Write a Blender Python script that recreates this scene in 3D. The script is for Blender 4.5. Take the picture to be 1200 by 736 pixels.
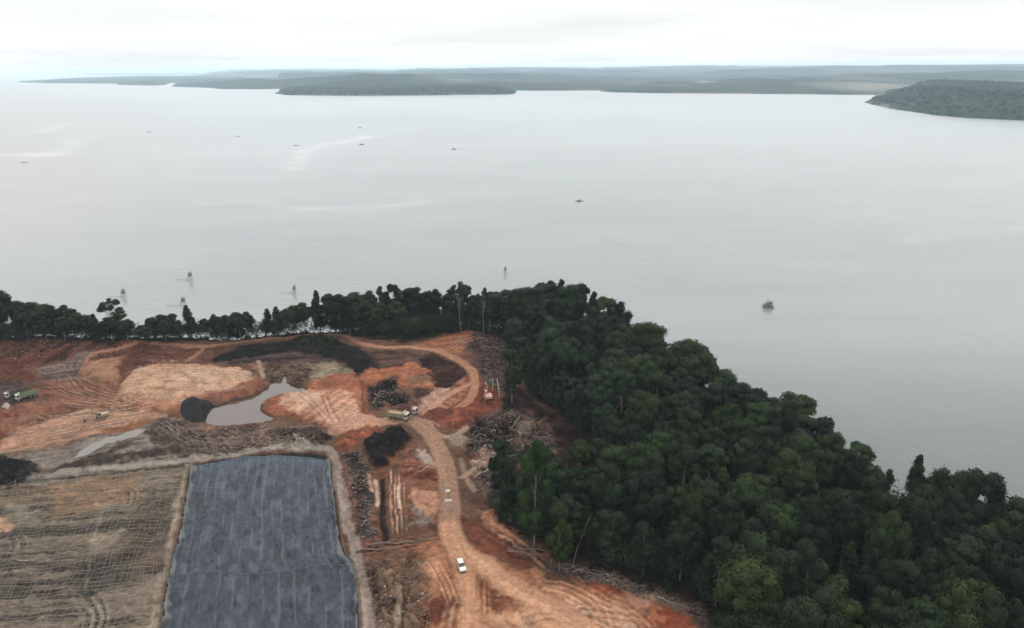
import bpy, math, random
import numpy as np
from mathutils import Matrix, Vector, Euler

for o in list(bpy.data.objects): bpy.data.objects.remove(o)
S = bpy.context.scene
COL = S.collection
random.seed(7)
RNG = np.random.default_rng(11)

# ------------------------------------------------------------------ camera
W, H, F = 1200.0, 736.0, 820.0            # photograph size and focal length in its pixels
Z0 = 4.0                                  # level of the cleared ground above the sea
CAMZ = Z0 + 115.0
PITCH = math.radians(19.35)
ROLL = math.radians(-0.42)
cam_d = bpy.data.cameras.new('camera')
cam = bpy.data.objects.new('camera', cam_d); COL.objects.link(cam); S.camera = cam
cam_d.sensor_width = 36.0
cam_d.lens = 36.0 * F / W
cam_d.clip_start = 1.0
cam_d.clip_end = 200000.0
ROT = (Matrix.Rotation(math.pi/2 - PITCH, 3, 'X') @ Matrix.Rotation(ROLL, 3, 'Z'))
cam.matrix_world = Matrix.Translation((0, 0, CAMZ)) @ ROT.to_4x4()
Rn = np.array(ROT)

# ------------------------------------------------------------------ world, sun, exposure
SUN_EL, SUN_AZ = math.radians(58), math.radians(38)       # azimuth clockwise from +Y
wd = bpy.data.worlds.new('World'); S.world = wd; wd.use_nodes = True
nt = wd.node_tree; nt.nodes.clear()
def N(t, kind, **kw):
    n = t.nodes.new(kind)
    for k, v in kw.items(): setattr(n, k, v)
    return n
def math_node(t, op, a, b=None, clamp=False):
    n = N(t, 'ShaderNodeMath', operation=op, use_clamp=clamp)
    for i, v in enumerate((a, b)):
        if v is None: continue
        if isinstance(v, (int, float)): n.inputs[i].default_value = v
        else: t.links.new(v, n.inputs[i])
    return n.outputs[0]
def mix_col(t, fac, a, b, blend='MIX'):
    n = N(t, 'ShaderNodeMix', data_type='RGBA', blend_type=blend)
    for i, v in ((0, fac), (6, a), (7, b)):
        if isinstance(v, (int, float)): n.inputs[i].default_value = v
        elif isinstance(v, tuple): n.inputs[i].default_value = v if len(v) == 4 else v + (1,)
        else: t.links.new(v, n.inputs[i])
    return n.outputs[2]
sky = N(nt, 'ShaderNodeTexSky', sky_type='NISHITA', sun_disc=False)
sky.sun_elevation = SUN_EL; sky.sun_rotation = SUN_AZ; sky.dust_density = 4.0
tc = N(nt, 'ShaderNodeTexCoord'); sep = N(nt, 'ShaderNodeSeparateXYZ')
nt.links.new(tc.outputs['Generated'], sep.inputs[0])
zc = math_node(nt, 'MAXIMUM', sep.outputs[2], 0.0)
# an overcast deck: about twice as bright overhead as at the horizon (the usual overcast sky)
sm = N(nt, 'ShaderNodeMapRange', interpolation_type='SMOOTHSTEP'); sm.inputs[1].default_value = 0.03; sm.inputs[2].default_value = 0.50
sm.inputs[3].default_value = 0.72; sm.inputs[4].default_value = 1.66; nt.links.new(zc, sm.inputs[0]); lum = sm.outputs[0]
zz = math_node(nt, 'ADD', zc, 0.035)
cx = math_node(nt, 'DIVIDE', sep.outputs[0], zz); cy = math_node(nt, 'DIVIDE', sep.outputs[1], zz)
cmb = N(nt, 'ShaderNodeCombineXYZ'); nt.links.new(cx, cmb.inputs[0]); nt.links.new(cy, cmb.inputs[1])
cn = N(nt, 'ShaderNodeTexNoise'); cn.inputs['Scale'].default_value = 0.13; cn.inputs['Detail'].default_value = 7
cn.inputs['Roughness'].default_value = 0.55
nt.links.new(cmb.outputs[0], cn.inputs['Vector'])
mr = N(nt, 'ShaderNodeMapRange'); mr.inputs[1].default_value = 0.36; mr.inputs[2].default_value = 0.62
mr.inputs[3].default_value = 1.0; mr.inputs[4].default_value = 0.80
nt.links.new(cn.outputs[0], mr.inputs[0])
lum = math_node(nt, 'MULTIPLY', lum, mr.outputs[0])
SKYLUM = 16.3                                             # cloud deck, in units of Background strength 0.1
cl = N(nt, 'ShaderNodeVectorMath', operation='SCALE'); cl.inputs[0].default_value = (0.985*SKYLUM, 1.0*SKYLUM, 1.0*SKYLUM)
nt.links.new(lum, cl.inputs['Scale'])
wc = mix_col(nt, 0.93, sky.outputs[0], cl.outputs[0])
bg = N(nt, 'ShaderNodeBackground'); bg.inputs[1].default_value = 0.10
nt.links.new(wc, bg.inputs[0])
wo = N(nt, 'ShaderNodeOutputWorld'); nt.links.new(bg.outputs[0], wo.inputs[0])

sd = bpy.data.lights.new('sun', 'SUN'); sd.energy = 1.5; sd.angle = math.radians(22); sd.color = (1.0, 0.96, 0.9)
sun = bpy.data.objects.new('sun', sd); COL.objects.link(sun)
dirv = Vector((math.sin(SUN_AZ)*math.cos(SUN_EL), math.cos(SUN_AZ)*math.cos(SUN_EL), math.sin(SUN_EL)))
sun.rotation_euler = dirv.to_track_quat('Z', 'Y').to_euler(); sun.location = (0, 0, 300)
S.view_settings.view_transform = 'Standard'; S.view_settings.look = 'None'
S.view_settings.exposure = 0.0; S.view_settings.gamma = 1.0
S.cycles.volume_bounces = 1 if hasattr(S.cycles, 'volume_bounces') else 0

# ------------------------------------------------------------------ pixel -> ground, helpers
def at(px, py, z=Z0):
    """point of the level z that the photograph shows at (px, py)"""
    d = Rn @ np.array([(px - W/2)/F, -(py - H/2)/F, -1.0])
    t = (z - CAMZ)/d[2]
    return np.array([d[0]*t, d[1]*t, z])
def at2(px, py, z=Z0):
    p = at(px, py, z); return (p[0], p[1])
def pix(p):
    q = Rn.T @ (np.asarray(p, float) - np.array([0, 0, CAMZ]))
    return (W/2 + F*q[0]/-q[2], H/2 - F*q[1]/-q[2])

def tag(o, label=None, cat=None, group=None, kind=None):
    if label: o['label'] = label
    if cat: o['category'] = cat
    if group: o['group'] = group
    if kind: o['kind'] = kind
    return o
def empty(name, loc, rz=0.0):
    o = bpy.data.objects.new(name, None); COL.objects.link(o)
    o.location = loc; o.rotation_euler = (0, 0, rz); o.empty_display_size = 0.5
    return o
def link(name, me, mat=None, parent=None, loc=None):
    o = bpy.data.objects.new(name, me); COL.objects.link(o)
    if mat and not me.materials: me.materials.append(mat)
    if parent: o.parent = parent
    if loc is not None: o.location = loc
    return o
def np_mesh(name, V, Fq, smooth=True):
    """mesh from numpy arrays, Fq (n,3) or (n,4)"""
    me = bpy.data.meshes.new(name)
    V = np.asarray(V, np.float32); Fq = np.asarray(Fq, np.int32)
    k = Fq.shape[1]; n = len(Fq)
    me.vertices.add(len(V)); me.vertices.foreach_set('co', V.ravel())
    me.loops.add(n*k); me.loops.foreach_set('vertex_index', Fq.ravel())
    me.polygons.add(n)
    me.polygons.foreach_set('loop_start', np.arange(n, dtype=np.int32)*k)
    me.polygons.foreach_set('loop_total', np.full(n, k, np.int32))
    me.polygons.foreach_set('use_smooth', np.full(n, smooth))
    me.update(calc_edges=True); me.validate()
    return me
def col_attr(me, C, name='tint'):
    a = me.color_attributes.new(name, 'FLOAT_COLOR', 'POINT')
    c = np.ones((len(C), 4), np.float32); c[:, :C.shape[1]] = C
    a.data.foreach_set('color', c.ravel())
def grid_faces(nr, nc):
    i = np.arange(nr*nc).reshape(nr, nc)
    return np.stack([i[:-1, :-1], i[:-1, 1:], i[1:, 1:], i[1:, :-1]], -1).reshape(-1, 4)

class MB:
    """collects shapes into one mesh"""
    def __init__(s): s.v = []; s.f = []
    def add(s, vs, fs):
        b = len(s.v); s.v += [tuple(p) for p in vs]; s.f += [tuple(b+i for i in f) for f in fs]; return s
    def box(s, c, d, rz=0.0, top=1.0, ry=0.0):
        """box centred at c, size d, its top scaled by top"""
        vs = []
        cr, sr = math.cos(rz), math.sin(rz)
        for z in (-1, 1):
            k = top if z > 0 else 1.0
            for x, y in ((-1, -1), (1, -1), (1, 1), (-1, 1)):
                p = Vector((x*d[0]/2*k, y*d[1]/2*k, z*d[2]/2))
                if ry: p = Matrix.Rotation(ry, 3, 'Y') @ p
                vs.append((c[0]+p.x*cr-p.y*sr, c[1]+p.x*sr+p.y*cr, c[2]+p.z))
        return s.add(vs, [(3, 2, 1, 0), (4, 5, 6, 7), (0, 1, 5, 4), (1, 2, 6, 5), (2, 3, 7, 6), (3, 0, 4, 7)])
    def prism(s, prof, w, y0=0.0):
        """profile in x,z extruded along y"""
        n = len(prof)
        vs = [(x, y0-w/2, z) for x, z in prof] + [(x, y0+w/2, z) for x, z in prof]
        fs = [tuple(range(n)), tuple(reversed(range(n, 2*n)))]
        fs += [(i, n+i, n+(i+1) % n, (i+1) % n) for i in range(n)]
        return s.add(vs, fs)
    def tube(s, pts, r, n=6):
        pts = [Vector(p) for p in pts]
        rs = r if isinstance(r, (list, tuple)) else [r]*len(pts)
        vs = []; fs = []
        for i, p in enumerate(pts):
            t = (pts[min(i+1, len(pts)-1)] - pts[max(i-1, 0)]).normalized()
            a = t.cross(Vector((0, 0, 1)) if abs(t.z) < 0.9 else Vector((1, 0, 0))).normalized(); b = t.cross(a)
            for k in range(n):
                q = 2*math.pi*k/n
                vs.append(p + (a*math.cos(q) + b*math.sin(q))*rs[i])
        for i in range(len(pts)-1):
            for k in range(n):
                fs.append((i*n+k, i*n+(k+1) % n, (i+1)*n+(k+1) % n, (i+1)*n+k))
        fs += [tuple(reversed(range(n))), tuple(range((len(pts)-1)*n, len(pts)*n))]
        return s.add(vs, fs)
    def wheel(s, c, r, w, n=14):
        s.tube([(c[0], c[1]-w/2, c[2]), (c[0], c[1]-w/2+.04, c[2]), (c[0], c[1]+w/2-.04, c[2]), (c[0], c[1]+w/2, c[2])],
               [r*.88, r, r, r*.88], n)
        return s
    def mesh(s, name, smooth=False):
        me = bpy.data.meshes.new(name); me.from_pydata(s.v, [], s.f); me.update()
        if smooth: me.polygons.foreach_set('use_smooth', [True]*len(me.polygons))
        return me
    def build(s, name, mat, parent=None, loc=None, smooth=False):
        return link(name, s.mesh(name, smooth), mat, parent, loc)

def s2l(c):
    c = np.asarray(c, float)/255.0
    return np.where(c <= 0.04045, c/12.92, ((c+0.055)/1.055)**2.4)
KL = 2.38                                  # how bright a white sheet lies under this sky
def alb(c):
    c = np.asarray(c, float); g = c.mean(-1, keepdims=True)
    l = s2l(g + (c-g)*.93 - 1); y = np.maximum(l.mean(-1, keepdims=True), 1e-4)
    return l*np.clip((y/.22)**.30, .35, 1.12)/KL

# value noise ---------------------------------------------------------------
TAB = RNG.random((256, 256))
def vn(x, y, ox=0.0):
    x = x + ox*17.3; y = y + ox*9.1
    xi = np.floor(x).astype(np.int64); yi = np.floor(y).astype(np.int64)
    fx = x-xi; fy = y-yi
    fx = fx*fx*(3-2*fx); fy = fy*fy*(3-2*fy)
    a = TAB[xi & 255, yi & 255]; b = TAB[(xi+1) & 255, yi & 255]
    c = TAB[xi & 255, (yi+1) & 255]; d = TAB[(xi+1) & 255, (yi+1) & 255]
    return (a*(1-fx)+b*fx)*(1-fy) + (c*(1-fx)+d*fx)*fy
def fbm(x, y, lam, o=4, ox=0.0, gain=.5):
    r = 0; w = 1; t = 0; l = lam
    for i in range(o):
        r = r + w*(vn(x/l + i*3.7, y/l - i*5.1, ox)*2-1); t += w; w *= gain; l *= .5
    return r/t
def sstep(a, b, x):
    t = np.clip((x-a)/(b-a), 0, 1); return t*t*(3-2*t)
def seg_dist(X, Y, pts, closed):
    """distance, signed lateral offset and run along a polyline"""
    n = len(pts); best = np.full(X.shape, 1e18); lat = np.zeros(X.shape); run = np.zeros(X.shape); acc = 0.0
    for i in range(n if closed else n-1):
        ax, ay = pts[i]; bx, by = pts[(i+1) % n]
        dx, dy = bx-ax, by-ay; L = math.hypot(dx, dy) + 1e-9
        t = np.clip(((X-ax)*dx + (Y-ay)*dy)/(L*L), 0, 1)
        ex = X-ax-t*dx; ey = Y-ay-t*dy; d2 = ex*ex+ey*ey
        m = d2 < best
        best = np.where(m, d2, best); lat = np.where(m, np.sign(dx*ey-dy*ex), lat)
        run = np.where(m, acc+t*L, run); acc += L
    d = np.sqrt(best); return d, lat*d, run
def inside(X, Y, pts):
    r = np.zeros(X.shape, bool); n = len(pts)
    for i in range(n):
        ax, ay = pts[i]; bx, by = pts[(i+1) % n]
        if ay == by: continue
        c = ((ay > Y) != (by > Y)) & (X < (bx-ax)*(Y-ay)/(by-ay)+ax)
        r ^= c
    return r
def sdf(X, Y, pts):
    d, _, _ = seg_dist(X, Y, pts, True)
    return np.where(inside(X, Y, pts), -d, d)
def smooth_line(pts, k=6):
    """Catmull-Rom through the points"""
    P = [np.array(p, float) for p in pts]; P = [2*P[0]-P[1]] + P + [2*P[-1]-P[-2]]; out = []
    for i in range(1, len(P)-2):
        for j in range(k):
            t = j/k; a, b, c, d = P[i-1], P[i], P[i+1], P[i+2]
            out.append(tuple(.5*((2*b)+(c-a)*t+(2*a-5*b+4*c-d)*t*t+(3*b-a-3*c+d)*t**3)))
    out.append(tuple(P[-2])); return out

# ------------------------------------------------------------------ materials
def new_mat(name):
    m = bpy.data.materials.new(name); m.use_nodes = True
    b = m.node_tree.nodes['Principled BSDF']; return m, m.node_tree, b
def plain(name, c, rough=.6, metal=0.0, grain=.18, scale=3.0, dirt=None):
    """painted or natural surface with a little uneven wear"""
    m, t, b = new_mat(name)
    c = tuple(float(v) for v in c)
    g = N(t, 'ShaderNodeTexCoord'); n = N(t, 'ShaderNodeTexNoise'); n.inputs['Scale'].default_value = scale; n.inputs['Detail'].default_value = 5
    t.links.new(g.outputs['Object'], n.inputs['Vector'])
    lo = tuple(v*(1-grain) for v in c); hi = tuple(min(1, v*(1+grain)) for v in c)
    cc = mix_col(t, n.outputs[0], lo, hi)
    if dirt:
        n2 = N(t, 'ShaderNodeTexNoise'); n2.inputs['Scale'].default_value = scale*.6; n2.inputs['Detail'].default_value = 6
        t.links.new(g.outputs['Object'], n2.inputs['Vector'])
        k = N(t, 'ShaderNodeMapRange'); k.inputs[1].default_value = .42; k.inputs[2].default_value = .7
        t.links.new(n2.outputs[0], k.inputs[0])
        cc = mix_col(t, math_node(t, 'MULTIPLY', k.outputs[0], .6), cc, tuple(float(v) for v in dirt))
    t.links.new(cc, b.inputs['Base Color'])
    b.inputs['Roughness'].default_value = rough; b.inputs['Metallic'].default_value = metal
    if rough >= .8: b.inputs['Specular IOR Level'].default_value = .04
    return m

def ground_mat(name, rough=.93, grain=.35, bump=.25):
    m, t, b = new_mat(name)
    a = N(t, 'ShaderNodeVertexColor', layer_name='tint')
    g = N(t, 'ShaderNodeNewGeometry')
    n1 = N(t, 'ShaderNodeTexNoise'); n1.inputs['Scale'].default_value = .9; n1.inputs['Detail'].default_value = 8; n1.inputs['Roughness'].default_value = .65
    n2 = N(t, 'ShaderNodeTexNoise'); n2.inputs['Scale'].default_value = .22; n2.inputs['Detail'].default_value = 6
    for n in (n1, n2): t.links.new(g.outputs['Position'], n.inputs['Vector'])
    k = N(t, 'ShaderNodeMapRange'); k.inputs[1].default_value = .3; k.inputs[2].default_value = .7
    k.inputs[3].default_value = 1-grain; k.inputs[4].default_value = 1+grain
    t.links.new(n1.outputs[0], k.inputs[0])
    k2 = N(t, 'ShaderNodeMapRange'); k2.inputs[1].default_value = .3; k2.inputs[2].default_value = .7
    k2.inputs[3].default_value = .9; k2.inputs[4].default_value = 1.1
    t.links.new(n2.outputs[0], k2.inputs[0])
    sc = N(t, 'ShaderNodeVectorMath', operation='SCALE'); t.links.new(a.outputs[0], sc.inputs[0])
    t.links.new(math_node(t, 'MULTIPLY', k.outputs[0], k2.outputs[0]), sc.inputs['Scale'])
    t.links.new(sc.outputs[0], b.inputs['Base Color'])
    b.inputs['Roughness'].default_value = rough; b.inputs['Specular IOR Level'].default_value = .04
    bp = N(t, 'ShaderNodeBump'); bp.inputs['Strength'].default_value = bump; bp.inputs['Distance'].default_value = .6
    t.links.new(n1.outputs[0], bp.inputs['Height']); t.links.new(bp.outputs[0], b.inputs['Normal'])
    return m

def water_mat(name, c, rough=.2, bump=.3, scale=.25, slick=False, ior=1.33):
    m, t, b = new_mat(name)
    g = N(t, 'ShaderNodeNewGeometry')
    mp = N(t, 'ShaderNodeMapping'); mp.inputs['Scale'].default_value = (.6, 1.0, 1.0); mp.inputs['Rotation'].default_value = (0, 0, .25)
    t.links.new(g.outputs['Position'], mp.inputs[0])
    n = N(t, 'ShaderNodeTexNoise'); n.inputs['Scale'].default_value = scale; n.inputs['Detail'].default_value = 4
    t.links.new(mp.outputs[0], n.inputs['Vector'])
    bp = N(t, 'ShaderNodeBump'); bp.inputs['Strength'].default_value = bump; bp.inputs['Distance'].default_value = .5
    t.links.new(n.outputs[0], bp.inputs['Height']); t.links.new(bp.outputs[0], b.inputs['Normal'])
    if slick:
        a = N(t, 'ShaderNodeVertexColor', layer_name='tint')
        t.links.new(a.outputs[0], b.inputs['Base Color'])
    else: b.inputs['Base Color'].default_value = tuple(c)+(1,)
    b.inputs['Roughness'].default_value = rough; b.inputs['IOR'].default_value = ior
    return m

def foliage_mat(name, c, spread=.35):
    """leaf green times the tree's own tint (object colour)"""
    m, t, b = new_mat(name)
    oi = N(t, 'ShaderNodeObjectInfo'); g = N(t, 'ShaderNodeTexCoord')
    n = N(t, 'ShaderNodeTexNoise'); n.inputs['Scale'].default_value = .38; n.inputs['Detail'].default_value = 4
    t.links.new(g.outputs['Object'], n.inputs['Vector'])
    lo = tuple(v*(1-spread) for v in c); hi = (c[0]*(1+spread*1.2), c[1]*(1+spread), c[2]*(1+spread*.5))
    cc = mix_col(t, n.outputs[0], lo, hi)
    va = N(t, 'ShaderNodeVertexColor', layer_name='age'); cc = mix_col(t, 1.0, cc, va.outputs[0], 'MULTIPLY')
    cc = mix_col(t, 1.0, cc, oi.outputs['Color'], 'MULTIPLY')
    t.links.new(cc, b.inputs['Base Color'])
    b.inputs['Roughness'].default_value = .65; b.inputs['Specular IOR Level'].default_value = .1
    tr = N(t, 'ShaderNodeBsdfTranslucent'); t.links.new(cc, tr.inputs[0])
    mx = N(t, 'ShaderNodeMixShader'); mx.inputs[0].default_value = .15
    out = t.nodes['Material Output']
    t.links.new(b.outputs[0], mx.inputs[1]); t.links.new(tr.outputs[0], mx.inputs[2]); t.links.new(mx.outputs[0], out.inputs[0])
    return m

M = {}
M['ground'] = ground_mat('soil')
M['far'] = ground_mat('far_woodland', grain=.25, bump=.0)
M['sea'] = water_mat('sea_water', (0, 0, 0), rough=.30, bump=.45, scale=.20, slick=True)
M['pond'] = water_mat('muddy_water', tuple(alb((112, 92, 80))), rough=.12, bump=.02, scale=.6)
M['leaf'] = foliage_mat('leaves', (.0122, .0192, .0074))
M['bark'] = plain('bark', (.13, .11, .09), .9)
M['palebark'] = plain('pale_bark', (.17, .155, .13), .9)
M['bleached'] = plain('bleached_wood', (.155, .13, .105), .85, grain=.3, scale=1.5)
M['deadwood'] = plain('dead_wood', (.11, .082, .065), .9, grain=.4, scale=1.2)
M['bamboo'] = plain('split_bamboo', (.150, .132, .105), .8, grain=.45, scale=.6)
M['stone'] = plain('clods', (.095, .066, .052), .95, grain=.5, scale=.15)
M['white'] = plain('white_paint', (.44, .42, .38), .35, grain=.06, dirt=(.45, .33, .24))
M['cream'] = plain('dusty_cream_paint', (.30, .28, .24), .5, grain=.1, dirt=(.20, .15, .11))
M['glass'] = plain('dark_glass', (.02, .022, .025), .12, grain=.05)
M['tyre'] = plain('tyre_rubber', (.03, .028, .026), .85, dirt=(.16, .10, .07))
M['olive'] = plain('olive_paint', (.13, .15, .06), .5, dirt=(.2, .14, .1))
M['green'] = plain('green_paint', (.10, .15, .08), .5, dirt=(.2, .14, .1))
M['maroon'] = plain('maroon_paint', (.10, .03, .028), .5, dirt=(.18, .1, .07))
M['orange'] = plain('faded_orange_paint', (.30, .13, .10), .5, dirt=(.3, .2, .15))
M['yellow'] = plain('dusty_yellow_paint', (.17, .13, .075), .5, dirt=(.25, .17, .12))
M['steel'] = plain('dark_steel', (.05, .045, .04), .6, metal=.3, dirt=(.15, .1, .07))
M['grey'] = plain('grey_paint', (.28, .28, .27), .5, dirt=(.2, .15, .1))
M['load'] = plain('soil_load', (.24, .15, .10), .95, grain=.4)
M['boat'] = plain('weathered_boat', (.09, .10, .105), .6)
M['thatch'] = plain('dark_thatch', (.17, .17, .165), .9)
M['stake'] = plain('wet_stakes', (.17, .17, .165), .8)

# ------------------------------------------------------------------ the cleared ground
# fan-shaped grid: finer where the camera is near
NR, NC = 640, 860
YA, YB = 84.0, 440.0
rows = YA*(YB/YA)**np.linspace(0, 1, NR)
FAN = 0.98
u = np.linspace(-1, 1, NC)
X = (rows[:, None]*FAN*u[None, :] + 22*u[None, :]).ravel(); Y = np.repeat(rows, NC)
COLR = np.zeros((len(X), 3)); HT = np.zeros(len(X))
n_a = fbm(X, Y, 9, 4, 1); n_b = fbm(X, Y, 9, 4, 2)
n_c = fbm(X, Y, 2.6, 3, 3); n_d = fbm(X, Y, 2.6, 3, 4)
XW = X + n_a*1.6 + n_c*.7; YW = Y + n_b*2.2 + n_d*1.0
n_e = fbm(X, Y, 5, 4, 19, .7)
NBIG = fbm(X, Y, 14, 5, 6, .62); NMID = fbm(X, Y, 4, 4, 7, .65); NFINE = fbm(X, Y, 1.1, 3, 8, .7)

def sub(pts, margin):
    a = np.array(pts); return np.nonzero((X > a[:, 0].min()-margin) & (X < a[:, 0].max()+margin) & (Y > a[:, 1].min()-margin) & (Y < a[:, 1].max()+margin))[0]
def P(col, pts, soft=1.0, dz=0.0, slope=2.5, warp=1.0, c2=None, m=.0, st=None, a=1.0, var=.22, rough=0.0):
    """a patch of ground: colour, outline in the photo, raised or sunk by dz; c2 breaks through in blotches or streaks"""
    w = [at2(*p) for p in pts]; ix = sub(w, slope+soft+6)
    if not len(ix): return
    gx = X[ix] + (XW[ix]-X[ix])*warp; gy = Y[ix] + (YW[ix]-Y[ix])*warp
    d = sdf(gx, gy, w) + warp*(n_e[ix]*2.6 + NFINE[ix]*1.1)
    k = (1-sstep(-soft, soft, d))*a
    c = np.repeat(alb(col)[None], len(ix), 0)
    if c2 is not None:
        if st is None: q = NMID[ix]*.75+NFINE[ix]*.35
        else:
            ca, sa = math.cos(math.radians(st)), math.sin(math.radians(st))
            gx2 = X[ix]*ca + Y[ix]*sa; gy2 = -X[ix]*sa + Y[ix]*ca
            gy2 = gy2 + NBIG[ix]*2.0
            q = fbm(gx2/14.0, gy2, 1.6, 3, 5+st*.01, .7)*.95
        f = sstep(-.15, .20, q*1.15 + m)[:, None]
        c = c*(1-f) + alb(c2)[None]*f
    c = c*(1 + var*(NBIG[ix]*.6 + NMID[ix]*.9 + NFINE[ix]*.9))[:, None]
    COLR[ix] = COLR[ix]*(1-k[:, None]) + np.clip(c, .003, 1)*k[:, None]
    kk = 1-sstep(-slope, slope*.4, d)
    HT[ix] += kk*(dz*1.15 + rough*(NMID[ix]*1.9+NFINE[ix]*1.4))
def Lr(col, pts, width, soft=.35, dz=0.0, ruts=.16, warp=.35, a=1.0, var=.12, smooth=True, flat=0.0):
    """a track or strip of ground along a line, width in metres, with wheel ruts running along it"""
    w = [at2(*p) for p in pts]
    if smooth and len(w) > 2: w = smooth_line(w)
    ix = sub(w, width+4)
    if not len(ix): return
    gx = X[ix] + (XW[ix]-X[ix])*warp; gy = Y[ix] + (YW[ix]-Y[ix])*warp
    d, lat, run = seg_dist(gx, gy, w, False)
    hw = width/2
    k = (1-sstep(hw-soft, hw+soft, d))*a
    q = fbm(lat*1.6, run/16.0, 1.1, 3, 9, .7)
    c = alb(col)[None]*(1 + ruts*2.2*q + var*(NBIG[ix]*.6+NMID[ix]*.6+NFINE[ix]*.5))[:, None]
    COLR[ix] = COLR[ix]*(1-k[:, None]) + np.clip(c, .003, 1)*k[:, None]
    kh = 1-sstep(hw*.8, hw+1.2, d)
    HT[ix] += kh*(dz + ruts*.8*q)
def tracks(pts, n=6, spread=1.4, width=.5, cols=((205, 160, 128), (120, 80, 60)), a=.75, dz=.12):
    """several wheel or blade marks side by side"""
    w0 = np.array(smooth_line([at2(*p) for p in pts], 5))
    t = np.gradient(w0, axis=0); t /= np.linalg.norm(t, axis=1)[:, None]+1e-9; nn = np.stack([-t[:, 1], t[:, 0]], 1)
    ix = sub(w0, n*spread+3)
    if not len(ix): return
    gx = X[ix] + (XW[ix]-X[ix])*.25; gy = Y[ix] + (YW[ix]-Y[ix])*.25
    d, lat, run = seg_dist(gx, gy, [tuple(p) for p in w0], False)
    hw = n*spread/2
    env = 1-sstep(hw*.6, hw, d + .35*hw*np.abs(fbm(run, lat, 9, 2, 14)))
    Lt = float(np.linalg.norm(np.diff(w0, axis=0), axis=1).sum()); env = env*sstep(.05, 4.5, run)*sstep(.05, 4.5, Lt-run)
    ph = lat/spread + .35*fbm(run, lat*.3, 18, 2, 12)
    s = np.cos(ph*2*np.pi)*.5+.5
    br = sstep(-.35, .25, fbm(lat*2.5, run/10., 2.2, 2, 13))
    k1 = env*sstep(.60, .92, s)*a*br; k2 = env*sstep(.60, .95, 1-s)*a*.8*br
    for kk, c in ((k1, cols[0]), (k2, cols[1])):
        COLR[ix] = COLR[ix]*(1-kk[:, None]) + (alb(c)[None]*(1+.3*NFINE[ix])[:, None])*kk[:, None]
    HT[ix] += env*(s-.5)*dz

# base soil everywhere, forest floor, shore
COLR[:] = alb((118, 86, 68))*(1+.25*NBIG+.25*NMID)[:, None]
HT[:] = .5*NBIG + .18*NMID + .07*NFINE
SHORE = [(-420, 398), (-200, 396), (0, 391), (100, 393), (200, 394), (280, 393), (340, 389), (400, 385), (480, 379), (545, 377), (600, 381), (660, 392), (715, 414),
         (770, 450), (850, 494), (930, 534), (1000, 584), (1060, 622), (1150, 656), (1240, 690), (1420, 760), (1600, 900)]
FOREST = [(592, 385), (604, 430), (618, 462), (650, 484), (690, 515), (702, 545), (694, 572), (664, 588), (620, 586), (584, 582), (574, 604), (598, 626), (640, 640), (650, 656),
          (700, 668), (770, 690), (822, 714), (838, 745), (860, 900), (1400, 900), (1400, 500), (900, 380), (600, 370)]
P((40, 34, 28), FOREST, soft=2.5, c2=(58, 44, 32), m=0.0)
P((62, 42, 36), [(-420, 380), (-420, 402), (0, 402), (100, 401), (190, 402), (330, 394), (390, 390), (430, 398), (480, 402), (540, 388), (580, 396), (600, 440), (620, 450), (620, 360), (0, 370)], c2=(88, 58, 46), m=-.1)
P((112, 74, 60), [(0, 397), (100, 398), (180, 402), (200, 404), (0, 406)], c2=(140, 108, 96), m=-.25, a=.8)
# --- upper left: red cuts and terraces
P((124, 76, 56), [(-300, 402), (0, 402), (60, 400), (150, 402), (196, 400), (150, 412), (125, 419), (100, 428), (85, 421), (60, 426), (0, 440), (-300, 470)], c2=(80, 50, 40), m=0, st=90, dz=1.6, slope=3, rough=.5)
P((116, 66, 50), [(-60, 428), (0, 430), (28, 424), (42, 438), (38, 446), (0, 452), (-60, 455)], c2=(122, 72, 55), m=-.1, dz=1.2, rough=.5)
P((130, 106, 100), [(44, 432), (70, 424), (90, 418), (110, 417), (98, 430), (88, 444), (62, 446), (48, 440)], c2=(92, 74, 72), m=-.12, st=25, dz=-.6)
P((112, 84, 66), [(-60, 452), (0, 450), (40, 446), (60, 446), (86, 445), (86, 458), (50, 466), (0, 478), (-60, 486)], c2=(84, 70, 66), m=0)
P((146, 94, 70), [(36, 448), (85, 443), (105, 456), (137, 466), (148, 478), (112, 484), (93, 479), (62, 486), (48, 470), (44, 458)], c2=(118, 80, 62), m=-.08, st=-15)
P((165, 121, 92), [(97, 436), (106, 428), (122, 424), (147, 416), (158, 421), (150, 432), (137, 453), (118, 457), (98, 446)], c2=(146, 96, 70), m=-.2, dz=1.8, slope=3)
P((112, 70, 54), [(140, 421), (171, 405), (240, 404), (262, 406), (250, 424), (183, 430), (156, 438), (142, 452)], c2=(134, 92, 72), m=-.15, dz=-.5, rough=.4)
P((140, 84, 62), [(100, 446), (118, 457), (137, 453), (143, 446), (148, 456), (128, 463), (104, 456)], a=.8)  # shade band under the tan mound, painted into the soil colour
P((148, 98, 76), [(-80, 490), (0, 480), (32, 472), (52, 469), (74, 478), (50, 492), (24, 503), (0, 514), (-80, 530)], c2=(136, 72, 50), m=-.15, dz=1.2, rough=.4)
P((176, 132, 104), [(-60, 530), (0, 513), (49, 493), (98, 479), (122, 481), (145, 484), (171, 481), (222, 465), (240, 462), (244, 470), (210, 483), (182, 489), (150, 499), (110, 509), (62, 524), (20, 530), (0, 534), (-60, 545)], c2=(150, 118, 100), m=-.12, st=28, soft=.9)
P((150, 116, 98), [(60, 500), (110, 486), (120, 496), (90, 508), (50, 520)], a=.6, soft=2)
tracks([(70, 436), (95, 452), (125, 463), (150, 466)], 6, 1.8, cols=((176, 132, 102), (112, 78, 60)))
tracks([(60, 450), (82, 462), (120, 470), (150, 480)], 5, 1.7, cols=((176, 136, 108), (105, 74, 58)))
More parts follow.
